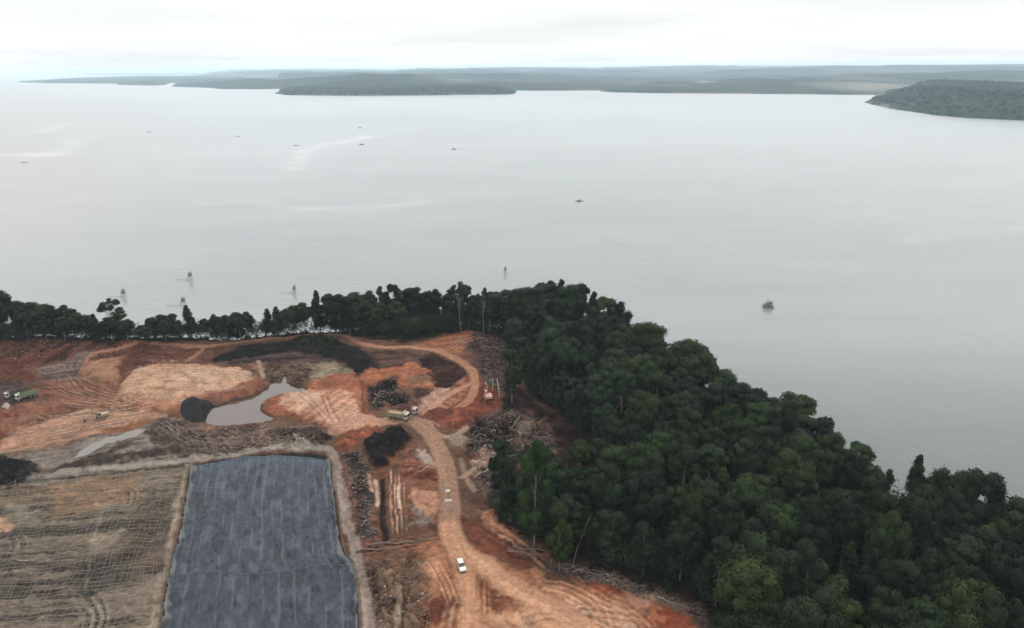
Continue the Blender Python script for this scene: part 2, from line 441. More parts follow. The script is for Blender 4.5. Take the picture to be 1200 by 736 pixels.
tracks([(86, 440), (88, 450), (104, 460), (130, 468)], 4, 1.8, cols=((160, 120, 96), (104, 74, 62)))
Lr((98, 90, 90), [(86, 440), (92, 430), (104, 420), (124, 412)], 1.6, a=.8)
tracks([(150, 478), (162, 464), (160, 450)], 3, 2.2, cols=((186, 140, 108), (120, 88, 66)))
# --- pale plateau in the middle left
P((150, 96, 74), [(140, 448), (156, 433), (196, 424), (240, 427), (285, 433), (306, 441), (315, 452), (306, 461), (280, 467), (249, 474), (214, 483), (170, 485), (144, 470)], c2=(128, 82, 62), m=-.15, dz=1.3, slope=3.5)
P((188, 148, 120), [(142, 450), (157, 436), (196, 428), (240, 431), (280, 435), (296, 440), (297, 449), (275, 457), (237, 465), (205, 473), (170, 476), (150, 472), (141, 462)], c2=(172, 126, 96), m=-.2, st=-8, soft=.8)
P((204, 168, 142), [(205, 442), (240, 438), (268, 442), (250, 449), (210, 452)], a=.6, soft=2.5)
P((170, 112, 82), [(160, 468), (205, 470), (240, 464), (236, 470), (200, 482), (165, 484)], a=.8, c2=(190, 140, 108), m=-.2)
P((170, 120, 92), [(285, 426), (312, 424), (318, 434), (300, 437)], a=.6)
# --- black bank and brown debris behind it
P((104, 84, 78), [(262, 428), (283, 418), (347, 413), (386, 421), (412, 433), (386, 430), (347, 428), (305, 427)], c2=(70, 56, 54), m=.0, st=10, dz=.3, rough=.4)
P((40, 35, 34), [(242, 425), (262, 416), (281, 407), (310, 402), (347, 399), (380, 394), (398, 401), (420, 408), (440, 420), (440, 434), (424, 440), (412, 436), (404, 426), (386, 420), (347, 413), (290, 419), (258, 425)], c2=(60, 50, 47), m=-.22, dz=1.2, slope=3, rough=.5)
P((46, 46, 34), [(345, 396), (376, 391), (396, 400), (402, 411), (352, 411)], c2=(64, 58, 42), m=-.1, dz=.5, rough=.6)
P((52, 42, 40), [(440, 420), (456, 420), (450, 431), (430, 440)], a=.8)
# --- strip between the black bank and the loop road
P((116, 84, 70), [(424, 410), (470, 411), (500, 414), (496, 428), (462, 430), (440, 436), (448, 422)], c2=(84, 62, 54), m=-.05, st=8, rough=.3)
P((168, 100, 70), [(408, 446), (436, 434), (461, 429), (486, 426), (500, 430), (507, 442), (509, 454), (494, 460), (470, 454), (450, 450), (428, 454), (420, 460)], c2=(184, 122, 90), m=-.15, st=10, dz=.9, rough=.4)
P((146, 112, 84), [(470, 444), (500, 440), (508, 446), (500, 453), (478, 452)], c2=(98, 80, 60), m=0, st=10, a=.8)
P((88, 66, 56), [(456, 452), (500, 455), (510, 460), (492, 470), (480, 478), (470, 476), (462, 464)], c2=(128, 92, 76), m=0, rough=.4)
P((72, 50, 45), [(492, 421), (503, 413), (527, 418), (545, 426), (549, 438), (540, 447), (527, 454), (510, 452), (503, 436)], c2=(98, 66, 54), m=-.15, dz=-1.0, rough=.5)
P((140, 84, 62), [(536, 448), (550, 442), (552, 458), (542, 470), (520, 474), (530, 460)], c2=(168, 112, 84), m=0)
P((42, 34, 34), [(426, 454), (449, 448), (464, 441), (472, 444), (462, 454), (454, 462), (460, 460), (478, 462), (480, 468), (461, 474), (451, 470), (444, 479), (430, 474)], c2=(84, 66, 60), m=-.28, dz=-.9, rough=.7)
# --- greenish flat, brown humps and the right-hand plateau
P((152, 134, 110), [(348, 425), (386, 426), (410, 434), (414, 440), (381, 443), (364, 448), (354, 436)], c2=(124, 106, 84), m=-.12, a=.95)
P((88, 66, 56), [(309, 426), (352, 425), (364, 434), (363, 444), (349, 454), (340, 451), (334, 438), (330, 447), (317, 449), (309, 444)], c2=(126, 96, 80), m=-.15, dz=.8, rough=.7)
Lr((164, 144, 124), [(302, 424), (306, 434), (309, 444)], 1.6, ruts=.05)
P((172, 106, 76), [(304, 474), (330, 463), (358, 459), (364, 447), (386, 441), (413, 439), (426, 452), (430, 484), (442, 484), (442, 500), (408, 508), (393, 513), (380, 500), (357, 492), (322, 487), (307, 482)], c2=(152, 84, 60), m=-.15, dz=1.2, slope=3)
P((158, 98, 72), [(366, 448), (386, 443), (414, 440), (424, 452), (392, 458), (372, 458)], c2=(178, 108, 78), m=-.12, st=60)
P((196, 150, 124), [(326, 467), (340, 461), (379, 460), (404, 458), (412, 468), (418, 483), (428, 490), (442, 493), (442, 500), (408, 507), (393, 511), (381, 497), (357, 490), (337, 484), (325, 479)], c2=(178, 122, 92), m=-.12, st=70)
P((212, 178, 152), [(340, 467), (372, 464), (378, 476), (350, 480)], a=.5, soft=2)
Lr((128, 66, 46), [(424, 452), (425, 470), (426, 486)], .9, ruts=0, a=.8)
P((150, 84, 60), [(308, 470), (324, 467), (330, 472), (322, 478), (309, 480)], a=.8)
# --- red and pale ground about the junction
P((136, 78, 58), [(392, 514), (408, 508), (440, 502), (470, 503), (478, 510), (449, 512), (424, 519), (408, 529), (396, 529)], c2=(164, 90, 64), m=-.15, dz=.9, rough=.3)
P((168, 128, 110), [(486, 480), (495, 469), (503, 460), (514, 452), (528, 455), (524, 466), (510, 478), (500, 490)], c2=(186, 146, 122), m=-.1, soft=.9)
P((130, 74, 56), [(497, 487), (510, 478), (532, 478), (556, 482), (573, 484), (560, 497), (534, 506), (517, 502), (502, 494)], c2=(160, 88, 64), m=-.2, dz=1.6, slope=3, rough=.3)
P((144, 78, 58), [(557, 441), (576, 451), (588, 455), (588, 478), (573, 486), (556, 484), (546, 480), (558, 462)], c2=(118, 62, 48), m=-.05, rough=.3)
P((168, 108, 76), [(492, 404), (522, 392), (550, 386), (562, 390), (550, 404), (558, 419), (538, 418), (510, 410)], c2=(138, 84, 62), m=-.12, st=15, dz=.4)
P((110, 86, 80), [(558, 387), (586, 398), (597, 419), (593, 445), (574, 450), (560, 430), (547, 408), (552, 398)], c2=(70, 54, 50), m=.0, rough=.8)
P((98, 88, 74), [(574, 440), (584, 438), (592, 452), (588, 470), (578, 462)], a=.7, c2=(70, 60, 52))
P((58, 40, 34), [(592, 425), (606, 452), (640, 480), (702, 515), (708, 548), (650, 532), (620, 504), (588, 492), (588, 455)], c2=(76, 50, 41), m=-.1, soft=1.4, rough=.4)  # dark red-brown ground with the forest-edge shadow painted into its colour
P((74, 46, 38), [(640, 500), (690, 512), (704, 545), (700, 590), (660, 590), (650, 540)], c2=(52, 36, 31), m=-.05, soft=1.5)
P((74, 58, 54), [(545, 507), (575, 486), (612, 478), (642, 498), (655, 532), (640, 568), (604, 590), (574, 590), (558, 574), (546, 545)], c2=(116, 90, 78), m=-.16, soft=1.0, rough=.9)
P((52, 42, 41), [(556, 500), (580, 488), (608, 492), (612, 512), (590, 520), (560, 522)], c2=(84, 66, 60), m=-.2, rough=.7)
P((176, 146, 120), [(606, 496), (618, 491), (626, 497), (620, 508), (608, 506)], a=.85, c2=(130, 100, 84), m=-.15)
P((150, 102, 80), [(548, 532), (566, 524), (574, 540), (560, 560), (550, 556)], c2=(186, 160, 136), m=-.12, a=.9)
# --- middle strip between the lined pond and the road
P((144, 92, 68), [(396, 530), (424, 520), (480, 510), (516, 552), (520, 600), (520, 640), (500, 660), (505, 760), (440, 760), (425, 650), (405, 580)], c2=(112, 80, 64), m=-.05, dz=.2, rough=.4)
P((128, 74, 58), [(396, 548), (406, 546), (412, 575), (424, 620), (416, 626), (404, 590)], c2=(150, 96, 74), m=-.1, rough=.6)
P((92, 82, 78), [(400, 532), (424, 526), (432, 560), (436, 600), (438, 636), (424, 632), (416, 590), (410, 560)], c2=(60, 50, 46), m=-.05, dz=.9, rough=1.0)
P((42, 34, 34), [(423, 520), (439, 510), (464, 505), (478, 511), (475, 522), (461, 530), (451, 547), (438, 551), (427, 538)], c2=(64, 52, 50), m=-.28, dz=1.9, slope=2.6, rough=.7)
P((152, 98, 76), [(466, 545), (492, 532), (517, 553), (514, 575), (478, 575), (470, 562)], c2=(124, 66, 48), m=-.1, st=-10)
P((182, 130, 104), [(484, 573), (514, 573), (514, 600), (502, 608), (488, 604)], c2=(200, 150, 124), m=-.15, soft=1)
P((118, 104, 94), [(484, 596), (500, 600), (512, 608), (500, 618), (484, 616)], c2=(150, 136, 124), m=-.15, a=.9)
P((172, 156, 142), [(486, 523), (498, 531), (516, 550), (514, 558), (503, 548), (490, 536)], c2=(160, 130, 110), m=-.15)
Lr((58, 44, 40), [(447, 560), (448, 590), (451, 632)], 1.7, ruts=.1, dz=-.9)
Lr((206, 176, 150), [(440, 562), (442, 592)], 1.0, ruts=.05)
Lr((196, 160, 132), [(432, 556), (435, 578)], .9, ruts=.05)
tracks([(462, 548), (464, 590), (466, 634)], 5, 1.3, cols=((206, 168, 140), (96, 64, 50)), a=.9)
Lr((214, 188, 160), [(467, 568), (468, 596)], .9, ruts=.05)
tracks([(412, 646), (470, 642), (525, 632)], 5, 1.5, cols=((150, 112, 90), (72, 52, 44)), a=.95, dz=.3)
P((128, 94, 74), [(424, 656), (500, 652), (498, 690), (505, 760), (440, 760), (432, 700)], c2=(160, 124, 98), m=-.15, rough=1.0)
P((84, 66, 56), [(424, 662), (450, 660), (462, 700), (450, 740), (438, 720)], c2=(122, 100, 84), m=-.1, a=.8, rough=.8)
Lr((176, 148, 124), [(466, 690), (468, 712), (466, 745)], 1.6, ruts=.2)
Lr((90, 70, 58), [(472, 692), (473, 716), (470, 745)], .8, ruts=.1)
# --- bottom: wide orange haul road
P((172, 118, 86), [(496, 640), (530, 630), (560, 640), (640, 680), (700, 684), (780, 700), (830, 745), (830, 800), (490, 800), (496, 700)], c2=(150, 96, 68), m=-.1, st=50)
P((196, 146, 112), [(540, 640), (576, 655), (612, 682), (660, 688), (720, 700), (780, 738), (790, 800), (548, 800), (552, 722), (604, 704), (575, 675)], c2=(180, 122, 88), m=-.1, st=-38)
P((138, 82, 56), [(566, 668), (590, 688), (602, 704), (574, 714), (562, 700)], c2=(160, 104, 74), m=-.1, rough=.4)
P((128, 72, 54), [(500, 704), (515, 698), (540, 706), (545, 716), (524, 718), (510, 736), (498, 736)], c2=(156, 84, 60), m=-.12, rough=.5, dz=.6)
P((196, 138, 106), [(496, 660), (510, 656), (518, 668), (506, 676)], a=.8)
P((190, 132, 98), [(556, 598), (575, 600), (596, 622), (614, 640), (592, 640), (572, 622), (560, 612)], c2=(164, 106, 76), m=-.1, dz=.9)
P((140, 80, 56), [(545, 614), (562, 612), (590, 632), (600, 645), (632, 660), (640, 676), (622, 674), (596, 660), (560, 640)], c2=(112, 60, 44), m=-.1, rough=.5)
P((150, 94, 68), [(590, 636), (648, 646), (650, 660), (610, 656)], c2=(72, 54, 44), m=.05, st=-8, rough=.6)
P((198, 144, 110), [(616, 664), (630, 660), (640, 678), (620, 682)], a=.85, c2=(170, 112, 82), m=-.15)
P((146, 74, 52), [(680, 683), (707, 677), (733, 684), (732, 702), (712, 694), (692, 695)], c2=(176, 90, 62), m=-.25, dz=.9)
P((196, 136, 108), [(732, 692), (765, 694), (777, 706), (758, 714), (736, 709)], c2=(206, 156, 128), m=-.15)
P((164, 84, 58), [(762, 707), (795, 713), (816, 738), (816, 780), (756, 780), (750, 726)], c2=(186, 112, 82), m=-.15, dz=.3)
P((104, 92, 86), [(640, 658), (690, 667), (760, 689), (816, 711), (828, 732), (830, 760), (818, 740), (800, 720), (765, 702), (700, 682), (652, 674)], c2=(60, 52, 48), m=.0, rough=1.1, dz=.6)
P((168, 150, 132), [(668, 672), (684, 674), (700, 682), (684, 682)], a=.5)
tracks([(625, 690), (660, 694), (692, 712), (704, 745)], 9, 1.6, cols=((216, 164, 128), (158, 102, 72)), a=.7)
tracks([(660, 680), (700, 700), (740, 720), (760, 745)], 5, 1.5, cols=((212, 156, 122), (150, 92, 66)), a=.7)
tracks([(690, 690), (712, 694), (720, 688)], 3, 1.5, cols=((214, 158, 124), (170, 100, 70)), a=.7)
tracks([(505, 655), (520, 680), (532, 712)], 5, 1.3, cols=((204, 156, 122), (130, 82, 58)), a=.8)
tracks([(560, 664), (562, 690), (560, 730)], 5, 1.2, cols=((204, 150, 116), (140, 90, 64)), a=.7)
# --- lower left: grey mud, streaks and the netted field
P((136, 122, 110), [(-60, 545), (0, 533), (60, 525), (120, 508), (180, 493), (206, 486), (222, 500), (225, 540), (150, 552), (50, 560), (-60, 575)], c2=(112, 98, 88), m=-.15, st=20, dz=-.3)
P((148, 96, 66), [(116, 503), (159, 494), (182, 487), (184, 492), (152, 505), (122, 509)], a=.9)  # brown shade below the haul road, painted into the ground colour
P((84, 70, 62), [(54, 551), (86, 540), (122, 527), (159, 510), (164, 513), (128, 534), (204, 516), (214, 526), (171, 534), (122, 545), (73, 556)], c2=(116, 98, 84), m=-.12, dz=.5, rough=.5)
P((92, 78, 70), [(165, 506), (185, 490), (214, 493), (250, 500), (300, 497), (370, 500), (392, 514), (384, 524), (320, 524), (262, 531), (228, 538), (196, 532)], c2=(128, 108, 96), m=-.18, st=10, rough=.8, dz=.2)
P((140, 92, 72), [(238, 500), (262, 496), (258, 506), (240, 508)], c2=(180, 132, 108), m=-.1, a=.9)
P((60, 46, 42), [(322, 508), (340, 505), (350, 514), (332, 518)], a=.95)
P((60, 46, 42), [(356, 508), (382, 506), (390, 516), (378, 522), (362, 518)], c2=(84, 64, 54), m=-.2, dz=.6)
P((120, 84, 66), [(300, 500), (330, 498), (320, 512), (298, 516)], c2=(160, 118, 96), m=-.1, a=.8)
tracks([(186, 490), (200, 503), (225, 514), (262, 514), (303, 503), (330, 497)], 6, 1.6, cols=((158, 134, 118), (66, 54, 48)), a=.9, dz=.25)
tracks([(196, 500), (220, 520), (262, 524), (318, 516), (350, 512)], 5, 1.6, cols=((150, 128, 112), (66, 54, 48)), a=.85, dz=.25)
Lr((168, 150, 134), [(345, 508), (352, 516), (366, 524)], .9, ruts=.05)
P((176, 154, 128), [(-60, 560), (0, 558), (215, 541), (222, 545), (214, 571), (200, 637), (176, 736), (160, 800), (-60, 800)], a=.0)
P((134, 118, 102), [(-60, 566), (0, 560), (60, 554), (215, 543), (224, 548), (214, 600), (200, 650), (170, 800), (-60, 800)], c2=(90, 80, 72), m=-.06, st=8, dz=-.2, rough=.3)
P((158, 122, 92), [(55, 566), (120, 556), (160, 556), (168, 580), (120, 592), (70, 606), (50, 590)], c2=(128, 102, 82), m=-.12, st=10, a=.9, soft=2)
P((150, 116, 88), [(0, 575), (60, 565), (60, 585), (0, 592)], a=.4, soft=2.5)
P((78, 78, 72), [(78, 668), (110, 656), (150, 660), (152, 680), (110, 694), (80, 688)], c2=(98, 92, 82), m=-.1, a=.85, soft=2)
P((86, 72, 62), [(150, 590), (205, 575), (196, 660), (150, 690), (140, 640)], c2=(112, 92, 78), m=-.05, st=80, a=.7, soft=2.5)
P((152, 134, 116), [(98, 628), (150, 618), (145, 632), (112, 644), (96, 640)], a=.7, c2=(180, 160, 138), m=-.15, soft=1.2)
P((186, 140, 114), [(-20, 604), (8, 604), (19, 612), (8, 620), (-20, 622)])
P((156, 144, 128), [(6, 592), (30, 594), (44, 606), (20, 606)], a=.6)
P((74, 72, 64), [(-20, 680), (40, 676), (70, 692), (20, 706), (-20, 704)], a=.6, soft=2)
tracks([(92, 700), (106, 712), (108, 728), (100, 745)], 4, 1.8, cols=((160, 146, 130), (84, 74, 66)), a=.8)
tracks([(98, 688), (116, 706), (116, 730), (108, 745)], 3, 1.6, cols=((160, 146, 130), (84, 74, 66)), a=.8)
tracks([(140, 568), (154, 576), (150, 590), (136, 596)], 3, 1.6, cols=((168, 142, 116), (92, 78, 66)), a=.8)
tracks([(182, 556), (172, 566), (150, 572)], 3, 1.4, cols=((178, 156, 130), (98, 82, 68)), a=.8)
tracks([(14, 622), (22, 634), (14, 650)], 3, 1.8, cols=((158, 140, 122), (84, 74, 66)), a=.7)
Lr((160, 144, 124), [(122, 560), (121, 590), (112, 620), (106, 645), (101, 690)], .45, ruts=.05, a=.5)
P((42, 37, 36), [(-40, 540), (0, 534), (30, 533), (48, 545), (52, 560), (20, 566), (-40, 570)], c2=(66, 56, 50), m=-.12, dz=1.0, rough=.8)
# --- banks round the lined pond
Lr((148, 136, 124), [(40, 558), (98, 550), (160, 543), (219, 538), (270, 531), (335, 524), (386, 526)], 3.2, ruts=.14, dz=.1, soft=.8, warp=.7)
Lr((152, 132, 120), [(388, 528), (393, 540), (400, 575), (411, 622), (421, 662), (428, 702), (432, 770)], 3.0, ruts=.08, dz=-.15, soft=.5, warp=.6)
Lr((150, 132, 112), [(219, 545), (213, 572), (208, 593), (200, 637), (193, 666), (181, 713), (172, 770)], 1.6, ruts=.14, dz=.12, soft=.5, warp=.9)
LINER = [(224, 545), (246, 539), (270, 535.5), (314, 530), (359, 528.5), (383, 532), (387, 545), (391, 580), (395, 615), (399, 640), (410, 655), (416, 683), (419, 736), (421, 800), (178, 800), (190, 736), (198, 683), (205, 650), (213, 621), (219, 580)]
P((60, 56, 54), LINER, dz=-1.3, slope=3.0, warp=0, soft=.5)
_ix = sub([at2(*p) for p in LINER], 8); _k = 1-sstep(-3.0, 1.0, sdf(X[_ix], Y[_ix], [at2(*p) for p in LINER]))
HT[_ix] = HT[_ix]*(1-_k) + (-1.3)*_k
# --- churned soil: rills, dark patches and pale streaks over everything so far
_r1 = fbm(XW/2.6, YW, 2.2, 4, 81, .65); _r2 = fbm(X*.8+Y*.6, (Y*.8-X*.6)/3.0, 2.0, 4, 82, .65); _r3 = fbm(X, Y, 22, 4, 83)
_q = np.where(_r3 > 0, _r1, _r2)
_dk = sstep(.10, .42, _q)[:, None]*.50; _lt = sstep(.10, .42, -_q)[:, None]*.34
COLR = COLR*(1-_dk) + COLR*np.array([.42, .40, .42])*_dk
COLR = COLR*(1-_lt) + np.clip(COLR*1.5+.012, 0, .6)*_lt
_sp = sstep(.30, .55, fbm(X, Y, 1.6, 3, 84, .8))[:, None]*.35; COLR = COLR*(1-_sp*.6)
_bl = sstep(.18, .45, fbm(X, Y, 6.5, 4, 85, .65))[:, None]*.30; COLR = COLR*(1-_bl) + (COLR.mean(1, keepdims=True)*np.array([.95, .78, .68]))*_bl
HT += .60*np.abs(_q)*-1 + .22*fbm(X, Y, 1.6, 3, 84, .8)
for pts_ in ([(60, 470), (120, 476), (190, 470), (250, 462), (300, 455)], [(0, 500), (60, 490), (130, 484), (200, 476), (246, 466)], [(20, 520), (90, 502), (150, 492)], [(330, 470), (370, 476), (400, 484), (440, 494)],
             [(350, 462), (366, 476), (390, 500)], [(380, 462), (386, 480), (398, 504)], [(400, 500), (440, 496), (486, 494), (520, 506)], [(150, 440), (200, 436), (260, 440), (296, 446)], [(160, 470), (190, 462), (230, 458)],
             [(470, 560), (500, 548), (516, 540)], [(560, 690), (610, 700), (680, 720), (740, 745)], [(600, 730), (680, 716), (760, 726)], [(560, 610), (585, 628), (620, 650), (650, 672)], [(520, 415), (545, 400), (572, 396)],
             [(230, 420), (180, 424), (150, 432)], [(20, 440), (60, 430), (110, 424)], [(540, 690), (530, 720), (526, 745)]):
    tracks(pts_, 3, 1.9, cols=((206, 168, 142), (104, 72, 58)), a=.55, dz=.14)
# --- roads, last so that they lie over their surroundings
Lr((162, 116, 92), [(96, 434), (106, 422), (125, 416), (150, 409), (168, 404), (192, 403), (230, 405), (255, 404), (290, 399), (330, 396), (370, 393), (400, 392), (412, 397), (425, 404), (445, 407)], 2.8, ruts=.12, dz=.15, soft=.7, a=.85)
Lr((176, 126, 98), [(424, 403), (449, 407), (480, 407), (500, 409), (517, 413), (538, 422), (549, 430), (556, 442), (556, 456), (551, 468), (540, 477)], 3.4, ruts=.12, dz=.25, soft=.6)
Lr((168, 116, 90), [(395, 426), (406, 424), (250, 424)][:0] or [(196, 428), (215, 423), (232, 413), (238, 407)], 1.3, ruts=.05)
Lr((184, 134, 106), [(552, 449), (538, 456), (518, 468), (498, 486)], 2.6, ruts=.1)
Lr((180, 128, 96), [(545, 474), (530, 479), (515, 474)], 2.4, ruts=.1, a=.8)
Lr((182, 136, 112), [(392, 505), (420, 497), (450, 494), (480, 492), (500, 500)], 5.2, ruts=.1, dz=.15)
Lr((170, 134, 112), [(497, 497), (508, 507), (530, 512), (545, 503)], 2.4, ruts=.08, a=.9)
Lr((160, 124, 102), [(476, 489), (494, 500), (508, 515), (518, 535), (524, 558), (527, 590), (527, 622), (538, 645)], 5.6, ruts=.12, dz=.25, soft=.5)
Lr((200, 148, 116), [(527, 618), (540, 642), (566, 662), (596, 684), (630, 702), (680, 730), (710, 770)], 5.4, ruts=.14, dz=.1, soft=.9)
Lr((194, 142, 110), [(528, 630), (542, 660), (548, 690), (550, 720), (548, 770)], 4.4, ruts=.14, soft=.9, a=.85)
Lr((150, 124, 106), [(540, 538), (545, 556), (556, 574)], 1.6, ruts=.1, a=.8)
Lr((160, 134, 116), [(578, 528), (562, 546), (540, 560)], 1.8, ruts=.1, a=.8)
P((150, 132, 116), [(526, 511), (542, 506), (548, 516), (531, 523)], a=.9, c2=(140, 110, 90), m=-.15, dz=.4)
# heaps and the pond basins
POND = [(249, 475), (273, 469), (298, 463), (314, 454), (317, 448), (329, 448), (332, 440), (334, 435), (337, 445), (342, 452), (357, 454), (359, 459), (334, 461), (312, 468), (305, 475), (308, 483), (322, 488), (317, 491), (281, 496), (259, 497), (240, 494), (240, 482)]
POOL = [(96, 528), (112, 518), (126, 512), (138, 511), (150, 506), (170, 500), (173, 503), (158, 509), (146, 512), (136, 516), (124, 517), (112, 524), (100, 531), (90, 535)]
POOL2 = [(60, 534), (90, 524), (112, 526), (80, 538), (50, 545)]
P((96, 80, 76), POND, soft=.4, dz=-2.2, slope=1.2, warp=.35, var=.1)
P((160, 148, 136), POOL, soft=.5, dz=-.38, slope=1.0, warp=1.3, var=.15, rough=.42)
# shore drop
SH = smooth_line([at2(*p) for p in SHORE], 4)
landpoly = [(-900, SH[0][1])] + SH + [(SH[-1][0]+200, -200), (-900, -200)]
dsh = sdf(X + n_a*4 + n_c*1.5, Y + n_b*4 + n_d*1.5, landpoly)
drop = sstep(-3.5, 4.0, dsh)
ZT = (Z0 + HT)*(1-drop) - 2.5*drop
ks = sstep(-2.5, 0.0, dsh)[:, None]
COLR = COLR*(1-ks) + alb((92, 72, 56))*ks
COLR = np.clip(COLR, .004, .8)
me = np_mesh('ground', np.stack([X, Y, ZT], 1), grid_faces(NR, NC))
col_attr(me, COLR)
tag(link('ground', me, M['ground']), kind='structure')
G = ZT.reshape(NR, NC)
def hz(x, y):
    """ground level at a point"""
    r = math.log(max(y, YA+.01)/YA)/math.log(YB/YA)*(NR-1)
    c = (x/(y*FAN+22)+1)/2*(NC-1)
    r = min(max(r, 0), NR-1.001); c = min(max(c, 0), NC-1.001)
    i, j = int(r), int(c); fr, fc = r-i, c-j
    return float((G[i, j]*(1-fc)+G[i, j+1]*fc)*(1-fr)+(G[i+1, j]*(1-fc)+G[i+1, j+1]*fc)*fr)
def ground_at(px, py):
    p = at2(px, py); return Vector((p[0], p[1], hz(*p)))

# wider land outside the picture, a little lower than the detailed ground
mb = MB()
V = [(x, y, 2.6) for x, y in [(-900, -400), (700, -400), (700, 30)]] 
op = [at2(*p) for p in SHORE]
pts = [(-900, -600), (460, -600), (460, 40)] + [(x*.985-2, y*.985-4) for x, y in reversed(op)] + [(-900, op[0][1]-6)]
mb.add([(x, y, 1.2) for x, y in pts] + [(x, y, -3.0) for x, y in pts], [tuple(range(len(pts)))] + [(i, (i+1) % len(pts), len(pts)+(i+1) % len(pts), len(pts)+i) for i in range(len(pts))])
ol = mb.build('outer_land', plain('scrubby_soil', (.10, .075, .05), .95, scale=.05, grain=.5)); tag(ol, kind='structure')

# ------------------------------------------------------------------ sea
nr, nc = 420, 420
rr = 60*(95000/60)**np.linspace(0, 1, nr)
th = np.radians(np.linspace(-62, 62, nc))
sx = (rr[:, None]*np.sin(th)[None]).ravel(); sy = (rr[:, None]*np.cos(th)[None]).ravel()
base = (np.array([.120, .133, .131])[None] + sstep(300, 1400, rr.repeat(nc))[:, None]*np.array([.050, .048, .045])[None])  # paler with distance: stronger sky reflection put into the base colour
big = fbm(sx, sy, 900, 3, 21); mid = fbm(sx/3.5, sy, 60, 3, 22)
# silt-laden water on the left, clearer in the middle
az = np.degrees(np.arctan2(sx, sy))
warm = sstep(-20, -36, az)*sstep(300, 900, rr.repeat(nc))
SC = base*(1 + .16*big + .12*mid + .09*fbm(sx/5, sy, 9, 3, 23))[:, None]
SC = SC*(1-warm[:, None]) + warm[:, None]*np.array([.165, .155, .142])*(1+.06*big)[:, None]
_nr = (1-sstep(170, 330, sy))[:, None]*sstep(0, 90, sx)[:, None]; SC = SC*(1-.55*_nr)  # reflection falloff and vignetting put into the near-right water colour
def slick(pts, w, amt, z=0.0):
    global SC
    q = smooth_line([at2(p[0], p[1], 0.0) for p in pts]) if len(pts) > 2 else [at2(p[0], p[1], 0.0) for p in pts]
    a = np.array(q); mg = w*4
    ix = np.nonzero((sx > a[:, 0].min()-mg) & (sx < a[:, 0].max()+mg) & (sy > a[:, 1].min()-mg) & (sy < a[:, 1].max()+mg))[0]
    if not len(ix): return
    wx = sx[ix]+fbm(sx[ix], sy[ix], 40, 3, 31)*w*.8; wy = sy[ix]+fbm(sx[ix], sy[ix], 40, 3, 32)*w*1.2
    d, _, run = seg_dist(wx, wy, q, False)
    k = np.exp(-(d/(w*1.15))**1.6)*(.65+.5*fbm(run, d, 60, 3, 33))
    SC[ix] = SC[ix] + (amt*.7*np.clip(k, 0, 1)*sstep(-.9, .2, fbm(sx[ix]/3, sy[ix], 22, 3, 34)))[:, None]
for pts, w, a in [([(0, 182), (25, 181), (60, 182)], 14, .22), ([(50, 155), (65, 149), (86, 144)], 16, .14), ([(57, 180), (75, 174), (88, 165), (97, 161)], 16, .16),
                  ([(100, 156), (120, 156)], 20, .16), ([(37, 184), (70, 182), (107, 180)], 10, .12), ([(0, 216), (38, 217), (48, 222)], 7, .10), ([(60, 238), (100, 232), (120, 228)], 9, .05),
                  ([(345, 198), (344, 190), (350, 182), (360, 176), (380, 170), (410, 165), (432, 160)], 14, .17), ([(462, 154), (470, 154)], 18, .14), ([(410, 140), (445, 140)], 18, .08),
                  ([(240, 238), (300, 237), (325, 241), (400, 244), (450, 241), (495, 237)], 9, .12), ([(560, 138), (625, 139)], 16, .10), ([(700, 172), (760, 172)], 14, .06),
                  ([(1065, 284), (1100, 277), (1140, 270), (1200, 268)], 9, .07), ([(985, 235), (1010, 245), (1060, 256)], 6, .05), ([(1160, 186), (1180, 188)], 14, .08),
                  ([(715, 284), (740, 289), (765, 291)], 6, -.05), ([(0, 244), (40, 250)], 8, .05), ([(150, 176), (180, 175)], 10, .07)]:
    slick(pts, w, a)
SC = np.clip(SC, .02, .8)
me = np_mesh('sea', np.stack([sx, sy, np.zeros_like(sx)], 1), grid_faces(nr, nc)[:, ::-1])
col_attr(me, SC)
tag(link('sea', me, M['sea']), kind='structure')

# pond and pools: flat sheets lying in their basins
def sheet(name, pts, z, mat, grow=3.0):
    w = [at2(*p) for p in pts]; c = np.mean(w, axis=0); n = len(w)
    a = sum(w[i][0]*w[(i+1) % n][1]-w[(i+1) % n][0]*w[i][1] for i in range(n))/2
    out = []
    for i in range(n):
        p0, p1, p2 = np.array(w[i-1]), np.array(w[i]), np.array(w[(i+1) % n])
        t = p2-p0; t = t/(np.linalg.norm(t)+1e-9); nn = np.array([t[1], -t[0]])*(1 if a > 0 else -1)
        out.append(p1+nn*grow)
    return MB().add([(p[0], p[1], z) for p in out], [tuple(range(n)) if a > 0 else tuple(reversed(range(n)))]).build(name, mat)
tag(sheet('pond_water', POND, Z0-.62, M['pond'], 1.2), kind='structure')
tag(sheet('puddle', POOL, Z0-.42, water_mat('pale_puddle_water', tuple(alb((128, 118, 108))), rough=.2, bump=.03, scale=.5), 1.0), kind='structure')

